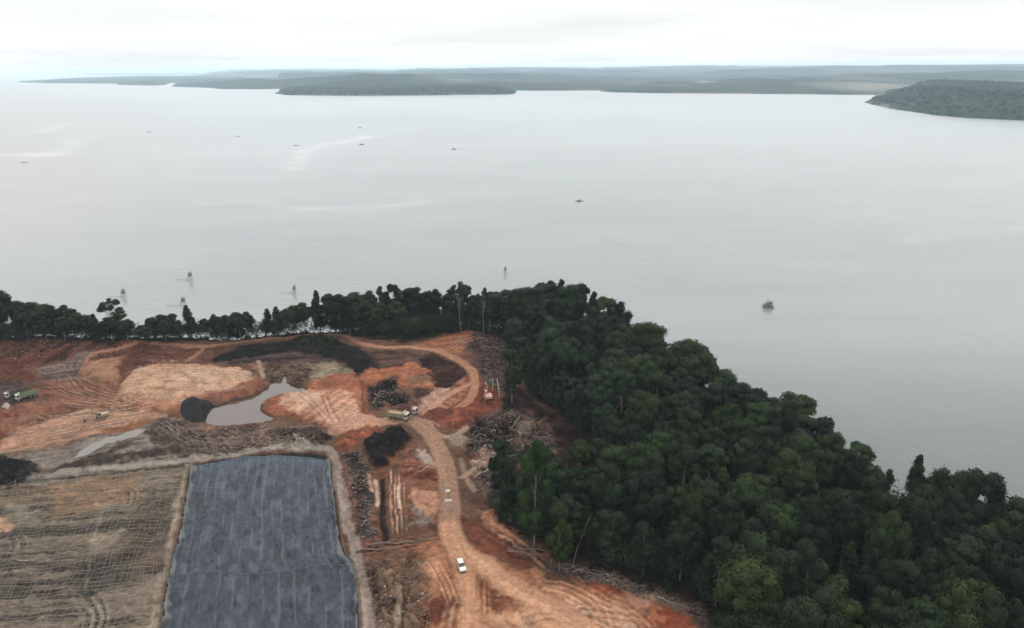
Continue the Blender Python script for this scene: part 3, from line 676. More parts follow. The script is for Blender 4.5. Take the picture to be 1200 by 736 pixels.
# ------------------------------------------------------------------ far shores
def hor(px): return 80 - .00733*(px-600)
nr, nc = 470, 760
rr = 1300*(32000/1300)**np.linspace(0, 1, nr)
th = np.radians(np.linspace(-43, 46, nc))
fx = (rr[:, None]*np.sin(th)[None]).ravel(); fy = (rr[:, None]*np.cos(th)[None]).ravel(); fr = rr.repeat(nc)
SHAPES = [
 [(14, 96.6), (60, 97.6), (140, 98), (235, 96.8), (330, 97), (330, 90), (180, 90.2), (60, 93.6)],
 [(140, 98.2), (146, 100.0), (175, 100.4), (195, 99.6), (197, 97.4), (142, 97)],
 [(203, 101.2), (225, 103), (270, 104.2), (328, 104.4), (345, 106.5), (600, 106), (700, 106.2), (720, 108), (800, 109.6), (900, 110.5), (1037, 111.6), (1100, 111), (1500, 118), (1500, hor(1500)+3.4), (600, hor(600)+3.2), (230, hor(230)+4.0), (215, 92)],
 [(327, 109), (336, 111.5), (420, 113), (520, 112), (600, 110.8), (609, 107.2), (585, 105), (400, 104.5), (335, 105.5)],
 [(1040, 109), (1018, 120.8), (1050, 128), (1100, 136), (1140, 139.5), (1200, 142), (1300, 151), (1600, 180), (1600, 112), (1200, 107)],
 [(45, 87.6), (120, 88.2), (240, 87.4), (240, 86.2), (60, 86.4)],
]
dd = np.full(len(fx), 1e9)
wx = fx + fbm(fx, fy, 500, 4, 41)*60; wy = fy + fbm(fx, fy, 500, 4, 42)*90
near = []
for s in SHAPES:
    w = [at2(p[0], p[1], 0.0) for p in s]
    d = sdf(wx, wy, w); near.append(d); dd = np.minimum(dd, d)
ins = -dd
lump = fbm(fx, fy, 34, 3, 43, .7)
h = 11*sstep(0, 45, ins) + 3.2*lump*sstep(0, 30, ins)
hn = fbm(fx, fy, 1500, 4, 44)*.5+.5
h += sstep(60, 600, ins)*(6 + 52*sstep(.42, .72, hn))
h += sstep(60, 400, ins)*18*fbm(fx, fy, 620, 4, 54, .6)
h += sstep(5000, 15000, fr)*sstep(300, 1500, ins)*(30 + 62*(fbm(fx, fy, 6000, 4, 45)*.5+.5))
h += sstep(-300, 300, -near[3]*2)*0
isl = sstep(0, 260, -near[3])*(4+12*fbm(fx, fy, 420, 3, 46)); h += isl
for (px_, py_, hh_, ra_, rb_) in [(420, 103.5, 26, 260, 400), (480, 102.5, 24, 350, 380), (372, 103, 16, 200, 300), (560, 102, 20, 300, 350), (860, 104, 22, 420, 500), (1000, 105.5, 14, 260, 300)]:
    c = at2(px_, py_, 0.0); h += hh_*np.exp(-((wx-c[0])/ra_)**2-((wy-c[1])/rb_)**2)*(1+.3*fbm(fx, fy, 300, 3, 51))
hd = sstep(0, 420, -near[4])*(20+12*fbm(fx, fy, 300, 3, 47)); h += hd
h = np.where(near[0] < 0, np.minimum(h, 16+.25*h), h); h = np.where(near[5] < 0, np.minimum(h, 45), h)
h = np.where(near[1] < 0, 13+lump*3+16*sstep(0, 200, -near[1]), h)
h = np.where(near[3] < 0, 10*sstep(0, 40, ins)+3.2*lump+sstep(0, 160, -near[3])*(13+12*fbm(fx, fy, 380, 3, 52)), h)
h = np.where(near[4] < 0, 9*sstep(0, 30, ins)+2.5*lump+sstep(0, 170, -near[4])*(33+22*fbm(fx, fy, 260, 4, 53)), h)
fzz = np.where(ins > 0, h, np.maximum(-4, ins*.3))
print('far max', fzz.max())
FC = np.array([.017, .026, .020])[None]*(1+.9*fbm(fx, fy, 260, 5, 48, .7))[:, None]
clear = sstep(.34, .5, fbm(fx, fy, 700, 4, 49))*sstep(80, 300, ins)
FC = FC*(1-clear[:, None]*.55) + np.array([.075, .078, .065])*clear[:, None]*.55
for (px, py, r, s) in [(826, 97.5, 60, .45), (1020, 101, 150, .22), (1040, 99.5, 150, .2), (540, 96.5, 110, .8), (300, 90, 260, .5)]:
    c = at2(px, py, 30.0); k = np.exp(-(((wx-c[0])/r)**2+((wy-c[1])/(r*2))**2))*s
    FC = FC*(1-k[:, None]) + np.array([.34, .31, .27])*k[:, None]
beach = sstep(26, 6, ins)*sstep(-.05, .25, fbm(fx, fy, 220, 3, 50))*.5
FC = FC*(1-beach[:, None]) + np.array([.20, .17, .13])*beach[:, None]
me = np_mesh('far_land', np.stack([fx, fy, fzz], 1), grid_faces(nr, nc)[:, ::-1])
col_attr(me, np.clip(FC, .005, .8)); tag(link('far_land', me, M['far']), kind='structure')
FG = fzz.reshape(nr, nc); FI = ins.reshape(nr, nc)
def far_sample(x, y, A):
    r = np.hypot(x, y); a = np.degrees(np.arctan2(x, y))
    i = np.clip(np.log(r/1300)/np.log(32000/1300)*(nr-1), 0, nr-2).astype(int); j = np.clip((a+43)/89*(nc-1), 0, nc-2).astype(int)
    return A[i, j]
# woodland canopy on the two nearest shores: rounded crowns, uncountable
def canopy(name, shape, n, rad, seed):
    g = np.random.default_rng(seed)
    w = np.array([at2(p[0], p[1], 0.0) for p in shape])
    lo, hi = w.min(0), w.max(0); hi = np.minimum(hi, [2600, 4600]); 
    x = g.uniform(lo[0], hi[0], n*3); y = g.uniform(lo[1], hi[1], n*3)
    ok = (sdf(x, y, [tuple(p) for p in w]) < -4) & (np.hypot(x, y) < 4600) & (far_sample(x, y, FI) > 3)
    x, y = x[ok][:n], y[ok][:n]; z = far_sample(x, y, FG)
    # low dome: ring of 6, ring of 6, top
    ang = np.arange(6)*np.pi/3
    ring = [(np.cos(a), np.sin(a), -.5) for a in ang] + [(.78*np.cos(a+.5), .78*np.sin(a+.5), .35) for a in ang] + [(0, 0, .85)]
    ring = np.array(ring); m = len(ring)
    R = g.uniform(.6, 1.25, len(x))*rad
    jit = 1+g.uniform(-.22, .22, (len(x), m, 1))
    V = ring[None]*jit*R[:, None, None]; V[..., 2] *= 1.15
    V = V + np.stack([x, y, z+R*.25], 1)[:, None]
    fs = []
    for k in range(6):
        q = (k+1) % 6
        fs += [(k, q, 6+k), (q, 6+q, 6+k), (6+k, 6+q, 12)]
    fs = np.array(fs)
    Fq = (fs[None] + (np.arange(len(x))*m)[:, None, None]).reshape(-1, 3)
    me = np_mesh(name, V.reshape(-1, 3), Fq)
    c = np.array([.016, .026, .019])[None]*(g.uniform(.4, 1.8, len(x)))[:, None]*np.array([1, 1, 1])[None]
    c = np.repeat(c, m, 0); col_attr(me, c)
    return tag(link(name, me, M['far']), kind='stuff')
o = canopy('headland_woodland', SHAPES[4], 9000, 6.0, 5); tag(o, 'hazy dark woodland covering the headland at the far right shore', 'woodland')
o = canopy('island_woodland', SHAPES[3], 7000, 8.0, 6); tag(o, 'hazy woodland covering the low wooded point in the middle of the far shore', 'woodland')

# ------------------------------------------------------------------ trees
def crown_mesh(name, seed, kind):
    g = np.random.default_rng(seed)
    lobes = []
    if kind == 'dome':
        R, zc, rz = 4.6, 12.2, 6.6
        for k in range(40):
            d = g.normal(size=3); d /= np.linalg.norm(d); d[2] = d[2]*.9+.12
            q = 1.0 if d[2] > -.3 else .8
            lobes.append((np.array([d[0]*R*.76*q, d[1]*R*.76*q, zc+d[2]*rz*.80*g.uniform(.8, 1.1)]), g.uniform(.9, 2.0)))
        lobes += [(np.array([0, 0, zc+1.2]), 3.2), (np.array([0, 0, zc-2.5]), 2.8)]
    elif kind == 'broad':
        R = 5.4
        for k in range(42):
            a = g.uniform(0, 2*np.pi); q = math.sqrt(g.random()); low = k % 3 == 0
            lobes.append((np.array([math.cos(a)*R*q*.85, math.sin(a)*R*q*.85, (17.2-3.6*q*q+g.uniform(-1.6, .6)) if not low else g.uniform(8.0, 13)]), g.uniform(.95, 2.1)))
        lobes += [(np.array([0, 0, 13.5]), 3.4)]
    elif kind == 'column':
        for k in range(26):
            q = k/25; r = 2.9*(1-q)**.6*(.55+.45*min(1, q*5))
            a = g.uniform(0, 6.28)
            lobes.append((np.array([math.cos(a)*r*.6, math.sin(a)*r*.6, 4.0+q*14.9]), .7+r*.5))
    elif kind == 'airy':                    # tall bare trunk, open tufts at the top
        for k in range(15):
            a = g.uniform(0, 6.28); q = g.uniform(.4, 1)
            lobes.append((np.array([math.cos(a)*3.1*q, math.sin(a)*3.1*q, g.uniform(13.2, 18.9)-q*.8]), g.uniform(.75, 1.25)))
    elif kind == 'ragged':
        for k in range(36):
            a = g.uniform(0, 6.28); zz = g.uniform(4.5, 18.6); R = 4.2*math.sin(math.pi*min(1, (zz-2.6)/17.2))**.6
            q = g.uniform(.35, .85)
            lobes.append((np.array([math.cos(a)*R*q, math.sin(a)*R*q, zz]), g.uniform(.85, 1.7)))
    V = []; Nn = []; AG = []
    lobe_tones = [np.array([1.0, 1.0, 1.0])*g.uniform(.75, 1.15) if g.random() < .7 else np.array([1.05, 1.06, .98])*g.uniform(1.05, 1.45) for _ in lobes]  # random lobe brightness; the brighter ones paint highlights into the crown
    tot = sum(r*r for _, r in lobes)
    dens = 10500 if kind not in ('airy',) else 2800
    allc = np.mean([c for c, _ in lobes], axis=0)
    for li, (c, r) in enumerate(lobes):
        n = int(dens*r*r/tot)
        d = g.normal(size=(n, 3)); out = (c-allc); out = out/(np.linalg.norm(out)+.3); d += out*.55 + np.array([0, 0, .35]); d /= np.linalg.norm(d, axis=1)[:, None]
        rr_ = r*(1+.14*np.sin(d[:, :1]*9+c[0]*3)*np.cos(d[:, 1:2]*8+c[1]*2))*(g.uniform(.80, 1.10, (n, 1)) + (g.random((n, 1)) < .14)*g.uniform(0, .32, (n, 1)))
        p = c + d*rr_*np.array([1, 1, .86])
        nn = d + g.normal(size=(n, 3))*.38; nn /= np.linalg.norm(nn, axis=1)[:, None]
        t = np.cross(nn, g.normal(size=(n, 3))); t /= np.linalg.norm(t, axis=1)[:, None]; b = np.cross(nn, t)
        s = g.uniform(.13, .27, (n, 1))
        quad = np.stack([p-t*s*1.3, p-b*s*.7-nn*s*.15, p+t*s*1.3, p+b*s*.7-nn*s*.15], 1)
        V.append(quad.reshape(-1, 3)); Nn.append(np.repeat(d*.72+nn*.28, 4, 0)); AG.append(np.repeat(lobe_tones[li][None]*g.uniform(.9, 1.1, (n, 1)), 4, 0))
    V = np.concatenate(V); Nn = np.concatenate(Nn); Fq = np.arange(len(V)).reshape(-1, 4)
    # inner leaf mass of each lobe so that the far side does not show through
    k = .78 if kind != 'airy' else .5
    t = (1+5**.5)/2
    ico = np.array([(-1, t, 0), (1, t, 0), (-1, -t, 0), (1, -t, 0), (0, -1, t), (0, 1, t), (0, -1, -t), (0, 1, -t), (t, 0, -1), (t, 0, 1), (-t, 0, -1), (-t, 0, 1)]); ico /= np.linalg.norm(ico[0])
    icf = np.array([(0, 11, 5), (0, 5, 1), (0, 1, 7), (0, 7, 10), (0, 10, 11), (1, 5, 9), (5, 11, 4), (11, 10, 2), (10, 7, 6), (7, 1, 8), (3, 9, 4), (3, 4, 2), (3, 2, 6), (3, 6, 8), (3, 8, 9), (4, 9, 5), (2, 4, 11), (6, 2, 10), (8, 6, 7), (9, 8, 1)])
    cv = []; cf = []; cnm = []
    for i, (c, r) in enumerate(lobes):
        cv.append(c + ico*r*k*g.uniform(.8, 1.15, (12, 1))*np.array([1, 1, .86])); cnm.append(ico); cf.append(icf+12*i); AG.append(np.repeat(lobe_tones[i][None], 12, 0))
    b = len(V); cv = np.concatenate(cv); cf = np.concatenate(cf)+b
    V = np.concatenate([V, cv]); Nn = np.concatenate([Nn]+cnm)
    faces = [tuple(f) for f in Fq] + [tuple(f) for f in cf]
    me = bpy.data.meshes.new(name); me.from_pydata([tuple(v) for v in V], [], faces); me.update()
    me.polygons.foreach_set('use_smooth', [True]*len(me.polygons))
    Nn /= np.linalg.norm(Nn, axis=1)[:, None]
    me.normals_split_custom_set_from_vertices([tuple(v) for v in Nn])
    col_attr(me, np.concatenate(AG), 'age')
    me.materials.append(M['leaf'])
    return me, lobes
def trunk_mesh(name, seed, lobes, kind):
    g = random.Random(seed); mb = MB()
    ztop = {'dome': 14, 'broad': 13.5, 'column': 17.5, 'airy': 16, 'ragged': 16}[kind]
    lean = (g.uniform(-.5, .5), g.uniform(-.5, .5))
    pts = [(lean[0]*t*t, lean[1]*t*t, -1.2+(ztop+1.2)*t) for t in (0, .12, .35, .6, .8, 1)]
    mb.tube(pts, [q_*(.62 if kind == 'airy' else 1) for q_ in (.34, .25, .21, .17, .12, .06)], 7)
    for c, r in g.sample(lobes, min(len(lobes), 9)):
        z0 = ztop*g.uniform(.5, .85); t = (z0+1.2)/(ztop+1.2)
        p0 = Vector((lean[0]*t*t, lean[1]*t*t, z0)); p2 = Vector(tuple(c)); pm = (p0+p2)/2 + Vector((0, 0, -.5))
        mb.tube([p0, pm, p2], [.10, .065, .03], 5)
    me = mb.mesh(name, True); return me
PROT = {}
for kind, n in (('dome', 4), ('broad', 3), ('column', 2), ('airy', 2), ('ragged', 3)):
    for i in range(n):
        cmh, lobes = crown_mesh('crown', 100+i*7+hash(kind) % 1 + {'dome': 0, 'broad': 31, 'column': 57, 'airy': 83, 'ragged': 97}[kind], kind)
        tm = trunk_mesh('trunk', i*5+3, lobes, kind); tm.materials.append(M['palebark'] if kind in ('airy', 'column') else M['bark'])
        PROT.setdefault(kind, []).append((cmh, tm))
TREES = []
def tree(x, y, h, rad, kind, tint, var=None):
    """tree of height h and crown radius rad at a point; returns its record, labelled later"""
    cmh, tm = PROT[kind][random.randrange(len(PROT[kind])) if var is None else var]
    z = hz(x, y)
    root = empty('tree', (x, y, z-.1), random.uniform(0, 6.28))
    base_r = {'dome': 4.6, 'broad': 6.0, 'column': 2.8, 'airy': 3.8, 'ragged': 4.2}[kind]
    base_h = {'dome': 19.2, 'broad': 18.8, 'column': 19.2, 'airy': 19.2, 'ragged': 19.2}[kind]
    root.scale = (rad/base_r, rad/base_r*random.uniform(.9, 1.1), h/base_h)
    root.rotation_euler.x = random.uniform(-.04, .04); root.rotation_euler.y = random.uniform(-.04, .04)
    c = link('crown', cmh, None, root); c.color = tuple(tint)+(1,)
    t = link('trunk', tm, None, root)
    TREES.append(dict(o=root, x=x, y=y, h=h, r=rad, kind=kind, tint=tint)); return root
SIL = [(-400, 345), (-60, 345), (0, 339), (10, 340), (22, 352), (60, 351), (80, 360), (118, 367), (126, 350), (136, 352), (142, 362), (150, 366), (165, 380), (176, 370), (200, 366), (223, 360), (231, 374), (238, 372), (250, 366), (285, 362), (297, 372), (315, 357), (345, 353), (360, 351), (375, 344), (395, 338), (420, 341), (445, 333), (470, 334),
       (500, 336), (520, 338), (540, 331), (552, 346), (567, 338), (590, 341), (620, 336), (645, 330), (660, 329), (680, 334), (700, 346), (716, 350), (735, 362), (750, 376), (765, 388), (772, 402), (785, 396), (800, 396), (815, 400), (830, 413), (845, 428), (860, 432), (876, 440), (888, 458), (905, 463), (925, 461), (945, 468),
       (960, 482), (985, 500), (1000, 508), (1025, 526), (1045, 543), (1062, 534), (1072, 548), (1100, 545), (1115, 553), (1138, 552), (1150, 562), (1158, 585), (1166, 600), (1180, 590), (1200, 588), (1300, 600), (1500, 640)]
SX = [p[0] for p in SIL]; SYY = [p[1] for p in SIL]
def max_h(x, y):
    """tallest a tree standing here may be before it rises over the photographed tree line"""
    z = hz(x, y); lo, hi = 3.0, 34.0
    for _ in range(18):
        m = (lo+hi)/2; p = pix((x, y, z+m))
        if p[1] > np.interp(p[0], SX, SYY): lo = m
        else: hi = m
    return lo
TINTS = {'dark': (.70, .80, .82), 'mid': (1.05, 1.18, .9), 'bluish': (.85, 1.02, 1.15), 'bright': (1.75, 1.8, 1.25), 'olive': (1.25, 1.20, .85), 'fresh': (1.25, 1.50, 1.05), 'pale': (2.0, 2.0, 1.6)}
def jitter(t): k = random.uniform(.62, 1.40); return tuple(v*k*random.uniform(.93, 1.07) for v in t)
taken = []
def free(x, y, d):
    for a, b, e in taken:
        if (a-x)**2+(b-y)**2 < ((d+e)/2)**2: return False
    return True
def put(px, py, top, radpx, kind, tint, var=None):
    """tree whose foot and top stand where the photograph shows them"""
    p = at2(px, py); z = hz(*p)
    lo, hi = 2.0, 36.0
    for _ in range(18):
        m = (lo+hi)/2
        if pix((p[0], p[1], z+m))[1] > top: lo = m
        else: hi = m
    dist = math.sqrt(p[0]**2+p[1]**2+CAMZ**2)
    taken.append((p[0], p[1], 5.0))
    return tree(p[0], p[1], lo, radpx*dist/F*.98, kind, jitter(TINTS[tint]), var)
SPECIAL = []
def special(o, label): SPECIAL.append(o); tag(o, label, 'tree', 'trees picked out along the forest edge')
# ones that stand out in the photograph
special(put(134, 396, 350, 12, 'airy', 'dark'), 'tall thin tree with two separate round tufts rising above the left shoreline tree line')
special(put(6, 397, 339, 14, 'dome', 'dark'), 'tall dark tree at the left end of the shoreline tree line')
special(put(146, 396, 361, 9, 'ragged', 'pale'), 'small pale grey-green tree just right of the tall thin two-tufted tree')
special(put(224, 397, 358, 6, 'column', 'dark'), 'narrow pointed dark tree left of the gap in the shoreline trees')
special(put(540, 388, 330, 12, 'airy', 'mid'), 'tall slender tree with a bare trunk and flat open top behind the loop road')
special(put(567, 392, 337, 8, 'airy', 'pale', 1), 'pale thin half-bare tree standing right of the tall slender tree at the loop road')
special(put(376, 390, 341, 7, 'column', 'dark'), 'narrow pointed tree above the black bank in the shoreline trees')
special(put(655, 668, 592, 13, 'ragged', 'fresh', 0), 'lone light green slender tree at the forest edge above the orange haul road')
special(put(800, 470, 396, 34, 'broad', 'bright', 1), 'broad bright green tree on the crest where the forest meets the water')
special(put(757, 448, 377, 22, 'dome', 'bright', 2), 'yellow-green crown at the water side left of the broad bright green tree')
special(put(1063, 624, 534, 10, 'column', 'mid'), 'narrow upright tree above the forest edge left of two see-through trees')
special(put(1085, 634, 549, 19, 'broad', 'mid'), 'small open-crowned tree with water showing between its branches, left of the pair')
special(put(1106, 640, 548, 18, 'broad', 'mid', 2), 'small open-crowned tree with water showing between its branches, right of the pair')
special(put(1138, 652, 552, 21, 'ragged', 'dark', 1), 'tall ragged tree right of the see-through pair at the forest water edge')
special(put(1186, 680, 588, 30, 'dome', 'dark', 1), 'dark round tree beyond a gap of water at the far right edge of the picture')
special(put(913, 528, 463, 24, 'dome', 'olive', 0), 'olive green crown at the water edge below the dark raft hut')
special(put(980, 640, 572, 26, 'broad', 'olive', 0), 'pale olive flat-topped crown amid dark trees right of the forest centre')
special(put(868, 750, 655, 30, 'dome', 'olive', 1), 'yellowish ragged crown at the bottom of the forest near the haul road end')
special(put(600, 470, 412, 11, 'ragged', 'fresh', 2), 'small mid green tree at the clearing edge right of the orange excavator')
special(put(626, 640, 520, 20, 'ragged', 'fresh', 1), 'tall mid green tree in front of the bare brown clearing')
special(put(1112, 800, 680, 32, 'broad', 'olive', 2), 'olive brown crown near the bottom of the dark right-hand forest')

for k_, (px_, top_, kd_, tn_) in enumerate([(606, 340, 'column', 'dark'), (618, 335, 'ragged', 'mid'), (632, 336, 'column', 'bluish'), (645, 329, 'ragged', 'dark'), (657, 328, 'column', 'dark'), (668, 333, 'ragged', 'bluish'),
                                    (680, 334, 'column', 'dark'), (692, 342, 'column', 'dark'), (706, 350, 'ragged', 'mid'), (722, 353, 'ragged', 'dark')]):
    by_ = float(np.interp(px_, [p[0] for p in SHORE], [p[1] for p in SHORE])) + 7 + (k_ % 3)*4
    kd_ = kd_ if k_ in (4, 7) else ('dome' if k_ % 2 else 'ragged')
    o_ = put(px_, by_, top_, 9 if kd_ == 'column' else 15+k_ % 3*2, kd_, tn_)
    tag(o_, f"{'narrow pointed' if kd_ == 'column' else 'full-crowned tall'} tree on the highest stretch of the forest skyline, {['first', 'second', 'third', 'fourth', 'fifth', 'sixth', 'seventh', 'eighth', 'ninth', 'tenth'][k_]} from the left", 'tree', 'tall trees on the forest skyline')
# shoreline strip on the left
strip = []
i = 0
for rowi, (dy, sp) in enumerate(((0.0, 12.5), (3.0, 15), (6, 21))):
    px = -150 + rowi*7
    while px < 600:
        by = np.interp(px, [p[0] for p in SHORE], [p[1] for p in SHORE]) + 1.8 + dy
        edge = np.interp(px, [-200, 0, 190, 300, 400, 470, 560, 600], [401, 401, 401, 397.5, 391, 398, 386, 388])
        if by < edge+1.2 and not (293 < px < 309):
            x, y = at2(px, by)
            if free(x, y, 3.8):
                mh = max_h(x, y); h = mh*random.uniform(.84, 1.0) if rowi < 2 else mh*random.uniform(.6, .9)
                if h > 5:
                    kind = random.choices(['dome', 'broad', 'ragged', 'column'], [5, 2, 4, 1])[0]
                    r = random.uniform(3.8, 6.2)*min(1.1, max(.75, h/17))
                    if kind == 'column': r *= .6
                    o = tree(x, y, h, r, kind, jitter(TINTS[random.choices(['dark', 'mid', 'bluish'], [6, 3, 1])[0]]))
                    taken.append((x, y, 3.8)); strip.append(TREES[-1])
        px += sp*random.uniform(.75, 1.25)
# forest
FW = [at2(*p) for p in FOREST]
edge_trees = []
cand = []
fw = np.array(FW)
rnd = random.Random(5)
for _ in range(26000):
    px = rnd.uniform(570, 1330); py = rnd.uniform(384, 900)
    x, y = at2(px, py); cand.append((x, y))
cx_ = np.array([c[0] for c in cand]); cy_ = np.array([c[1] for c in cand])
okf = inside(cx_, cy_, FW); dsx = sdf(cx_, cy_, landpoly); def_ = sdf(cx_, cy_, FW)
order = np.argsort(np.round(dsx/3.0)*-1*0 + np.random.default_rng(3).random(len(cand)))
n_for = 0
for i in order:
    if not okf[i] or dsx[i] > -2.0 or def_[i] > -1.0: continue
    x, y = cand[i]
    pb = pix((x, y, Z0)); pt = pix((x, y, Z0+20))
    if pt[1] > 752 or pt[0] > 1245: continue
    sp = 6.6 if dsx[i] > -14 else 7.0
    if not free(x, y, sp): continue
    if len(TREES) >= 299: break
    mh = max_h(x, y)
    near_site = def_[i] > -9
    h = min(mh*random.uniform(.90, 1.0), random.uniform(16.5, 25) if not near_site else random.uniform(12, 19))
    if h < 5: h = 5
    zone = None
    if pb[0] < 730 and pb[1] < 545: tn = random.choices(['bluish', 'dark', 'mid'], [6, 3, 2])[0]
    elif pb[0] < 940 and pb[1] < 600: tn = random.choices(['mid', 'fresh', 'dark', 'bluish', 'bright'], [6, 2.5, 3, 1, .5])[0]
    elif pb[1] < 720: tn = random.choices(['dark', 'mid', 'bluish', 'olive', 'fresh'], [6, 4, 2, 1, .5])[0]
    else: tn = random.choices(['dark', 'mid', 'olive', 'bluish'], [8, 3, 1, 1])[0]
    kind = random.choices(['dome', 'broad', 'ragged', 'column', 'airy'], [6, 3.5, 4, .7, .15])[0]
    r = random.uniform(3.7, 6.0)*(.85 if near_site else 1)
    if kind == 'broad': r *= 1.1
    if kind == 'column': r *= .55
    tree(x, y, h, r, kind, jitter(TINTS[tn])); taken.append((x, y, sp))
    TREES[-1].update(tn=tn, px=pt[0], py=pt[1], shore=dsx[i] > -9, site=near_site); n_for += 1
# labels
word = {'dark': 'dark green', 'mid': 'mid green', 'bluish': 'bluish green', 'bright': 'bright green', 'olive': 'olive green', 'fresh': 'fresh green', 'pale': 'pale green'}
kw = {'dome': 'round-crowned', 'broad': 'broad-crowned', 'ragged': 'ragged', 'column': 'narrow upright', 'airy': 'thin open'}
strip.sort(key=lambda t: pix((t['x'], t['y'], Z0))[0])
def nth(n): return f"{n}{'th' if 10 <= n % 100 <= 20 else {1:'st',2:'nd',3:'rd'}.get(n % 10, 'th')}"
vis = [t for t in strip if pix((t['x'], t['y'], Z0))[0] > -12]
for t in strip:
    if t in vis:
        k = vis.index(t)+1
        side = f'{nth(k)} from the left' if k <= len(vis)//2 else f'{nth(len(vis)-k+1)} from the loop road end'
        tag(t['o'], f"{kw[t['kind']]} tree in the shoreline row, {side}", 'tree', 'shoreline trees behind the pit')
    else: tag(t['o'], 'shoreline tree continuing the row past the left edge of the picture', 'tree', 'shoreline trees behind the pit')
fs = [t for t in TREES if 'tn' in t]
shore = sorted([t for t in fs if t['shore']], key=lambda t: t['px'])
for k, t in enumerate(shore):
    tag(t['o'], f"{word[t['tn']]} {kw[t['kind']]} tree on the forest water edge, {nth(k+1)} from the loop road", 'tree', 'trees on the water edge of the forest')
site = sorted([t for t in fs if t['site'] and not t['shore']], key=lambda t: (t['py']))
for k, t in enumerate(site):
    tag(t['o'], f"{word[t['tn']]} {kw[t['kind']]} tree bordering the cleared ground, {nth(k+1)} down from the loop road", 'tree', 'trees bordering the cleared ground')
for t in fs:
    if t['shore'] or t['site']: continue
    zone = ('upper forest above the brown clearing' if t['py'] < 450 else 'middle of the forest between clearing and water' if t['px'] < 900 and t['py'] < 580 else
            'lower forest beside the haul road end' if t['px'] < 900 else 'right-hand forest below the two see-through trees' if t['py'] < 640 else 'dark forest in the bottom right corner')
    tag(t['o'], f"{word[t['tn']]} {kw[t['kind']]} tree inside the {zone}", 'tree', 'trees inside the ' + zone)
print('TREES', len(TREES), 'forest', n_for, 'strip', len(strip))

# the lower storey of the forest: closed mass of small trees and saplings under the tall crowns
def lower_storey():
    g = np.random.default_rng(19); V = []; AG_ = []
    FWp = FW; a = np.array(FWp); n = 0
    stripw = [at2(*p) for p in [(-200, 394), (0, 392), (100, 394), (200, 395), (280, 394.5), (340, 390), (400, 386), (480, 380), (545, 378), (600, 382), (596, 388), (560, 384), (530, 387), (480, 396), (430, 394), (400, 390), (340, 393), (280, 397), (190, 399), (0, 399), (-200, 400)]]
    for w, cnt, hh in ((FWp, 950, (4.5, 10.5)), (stripw, 760, (4.0, 9.5))):
        a = np.array(w); x = g.uniform(a[:, 0].min(), min(a[:, 0].max(), 230), cnt*8); y = g.uniform(max(95, a[:, 1].min()), a[:, 1].max(), cnt*8)
        ok = inside(x, y, w) & (sdf(x, y, landpoly) < -.5) & (sdf(x, y, w) < -.8); x, y = x[ok][:cnt], y[ok][:cnt]
        for xx, yy in zip(x, y):
            z = hz(xx, yy); top = g.uniform(*hh); top = min(top, max_h(xx, yy)*.8); r = g.uniform(1.7, 3.4)*(1 if hh[0] > 3 else .75); m = 230 if hh[0] > 3 else 170
            d = g.normal(size=(m, 3)); d[:, 2] = d[:, 2]*.7+.35; d /= np.linalg.norm(d, axis=1)[:, None]
            p = np.array([xx, yy, z+top*.55]) + d*np.array([r, r, top*.45])*(1+.22*np.sin(d[:, :1]*7+xx)*np.cos(d[:, 1:2]*6+yy))*g.uniform(.75, 1.08, (m, 1))
            nn = d + g.normal(size=(m, 3))*.5; nn /= np.linalg.norm(nn, axis=1)[:, None]
            t = np.cross(nn, g.normal(size=(m, 3))); t /= np.linalg.norm(t, axis=1)[:, None]; b = np.cross(nn, t); s_ = g.uniform(.16, .32, (m, 1)); AG_.append(np.repeat(np.ones((m, 3))*g.uniform(.45, 1.25)*g.uniform(.8, 1.2, (m, 1)), 4, 0))
            V.append(np.stack([p-t*s_*1.3, p+b*s_*.7, p+t*s_*1.3, p-b*s_*.7], 1).reshape(-1, 3))
    x = g.uniform(-230, 240, 26000); y = g.uniform(95, 330, 26000); ds = sdf(x, y, landpoly)
    ok = inside(x, y, FWp) & (ds < -.8) & (ds > -15); x, y = x[ok][:420], y[ok][:420]
    for xx, yy in zip(x, y):
        z = hz(xx, yy); top = min(g.uniform(8, 15), max_h(xx, yy)*.8); r = g.uniform(1.8, 3.0); m = 220
        d = g.normal(size=(m, 3)); d[:, 2] = d[:, 2]*.8+.1; d /= np.linalg.norm(d, axis=1)[:, None]
        p = np.array([xx, yy, z+top*.52]) + d*np.array([r, r, top*.48])*(1+.22*np.sin(d[:, :1]*7+xx)*np.cos(d[:, 1:2]*6+yy))*g.uniform(.8, 1.08, (m, 1))
        nn = d + g.normal(size=(m, 3))*.5; nn /= np.linalg.norm(nn, axis=1)[:, None]
        t = np.cross(nn, g.normal(size=(m, 3))); t /= np.linalg.norm(t, axis=1)[:, None]; b = np.cross(nn, t); s_ = g.uniform(.2, .36, (m, 1)); AG_.append(np.repeat(np.ones((m, 3))*g.uniform(.6, 1.25)*g.uniform(.9, 1.1, (m, 1)), 4, 0))
        V.append(np.stack([p-t*s_*1.3, p+b*s_*.7, p+t*s_*1.3, p-b*s_*.7], 1).reshape(-1, 3))
    V = np.concatenate(V); me = np_mesh('lower_storey', V, np.arange(len(V)).reshape(-1, 4)); col_attr(me, np.concatenate(AG_), 'age'); o = link('lower_storey', me, M['leaf']); o.color = (1.3, 1.4, 1.25, 1)
    tag(o, 'closed dark mass of saplings and small trees under the tall forest crowns', 'understorey', kind='stuff')
lower_storey()

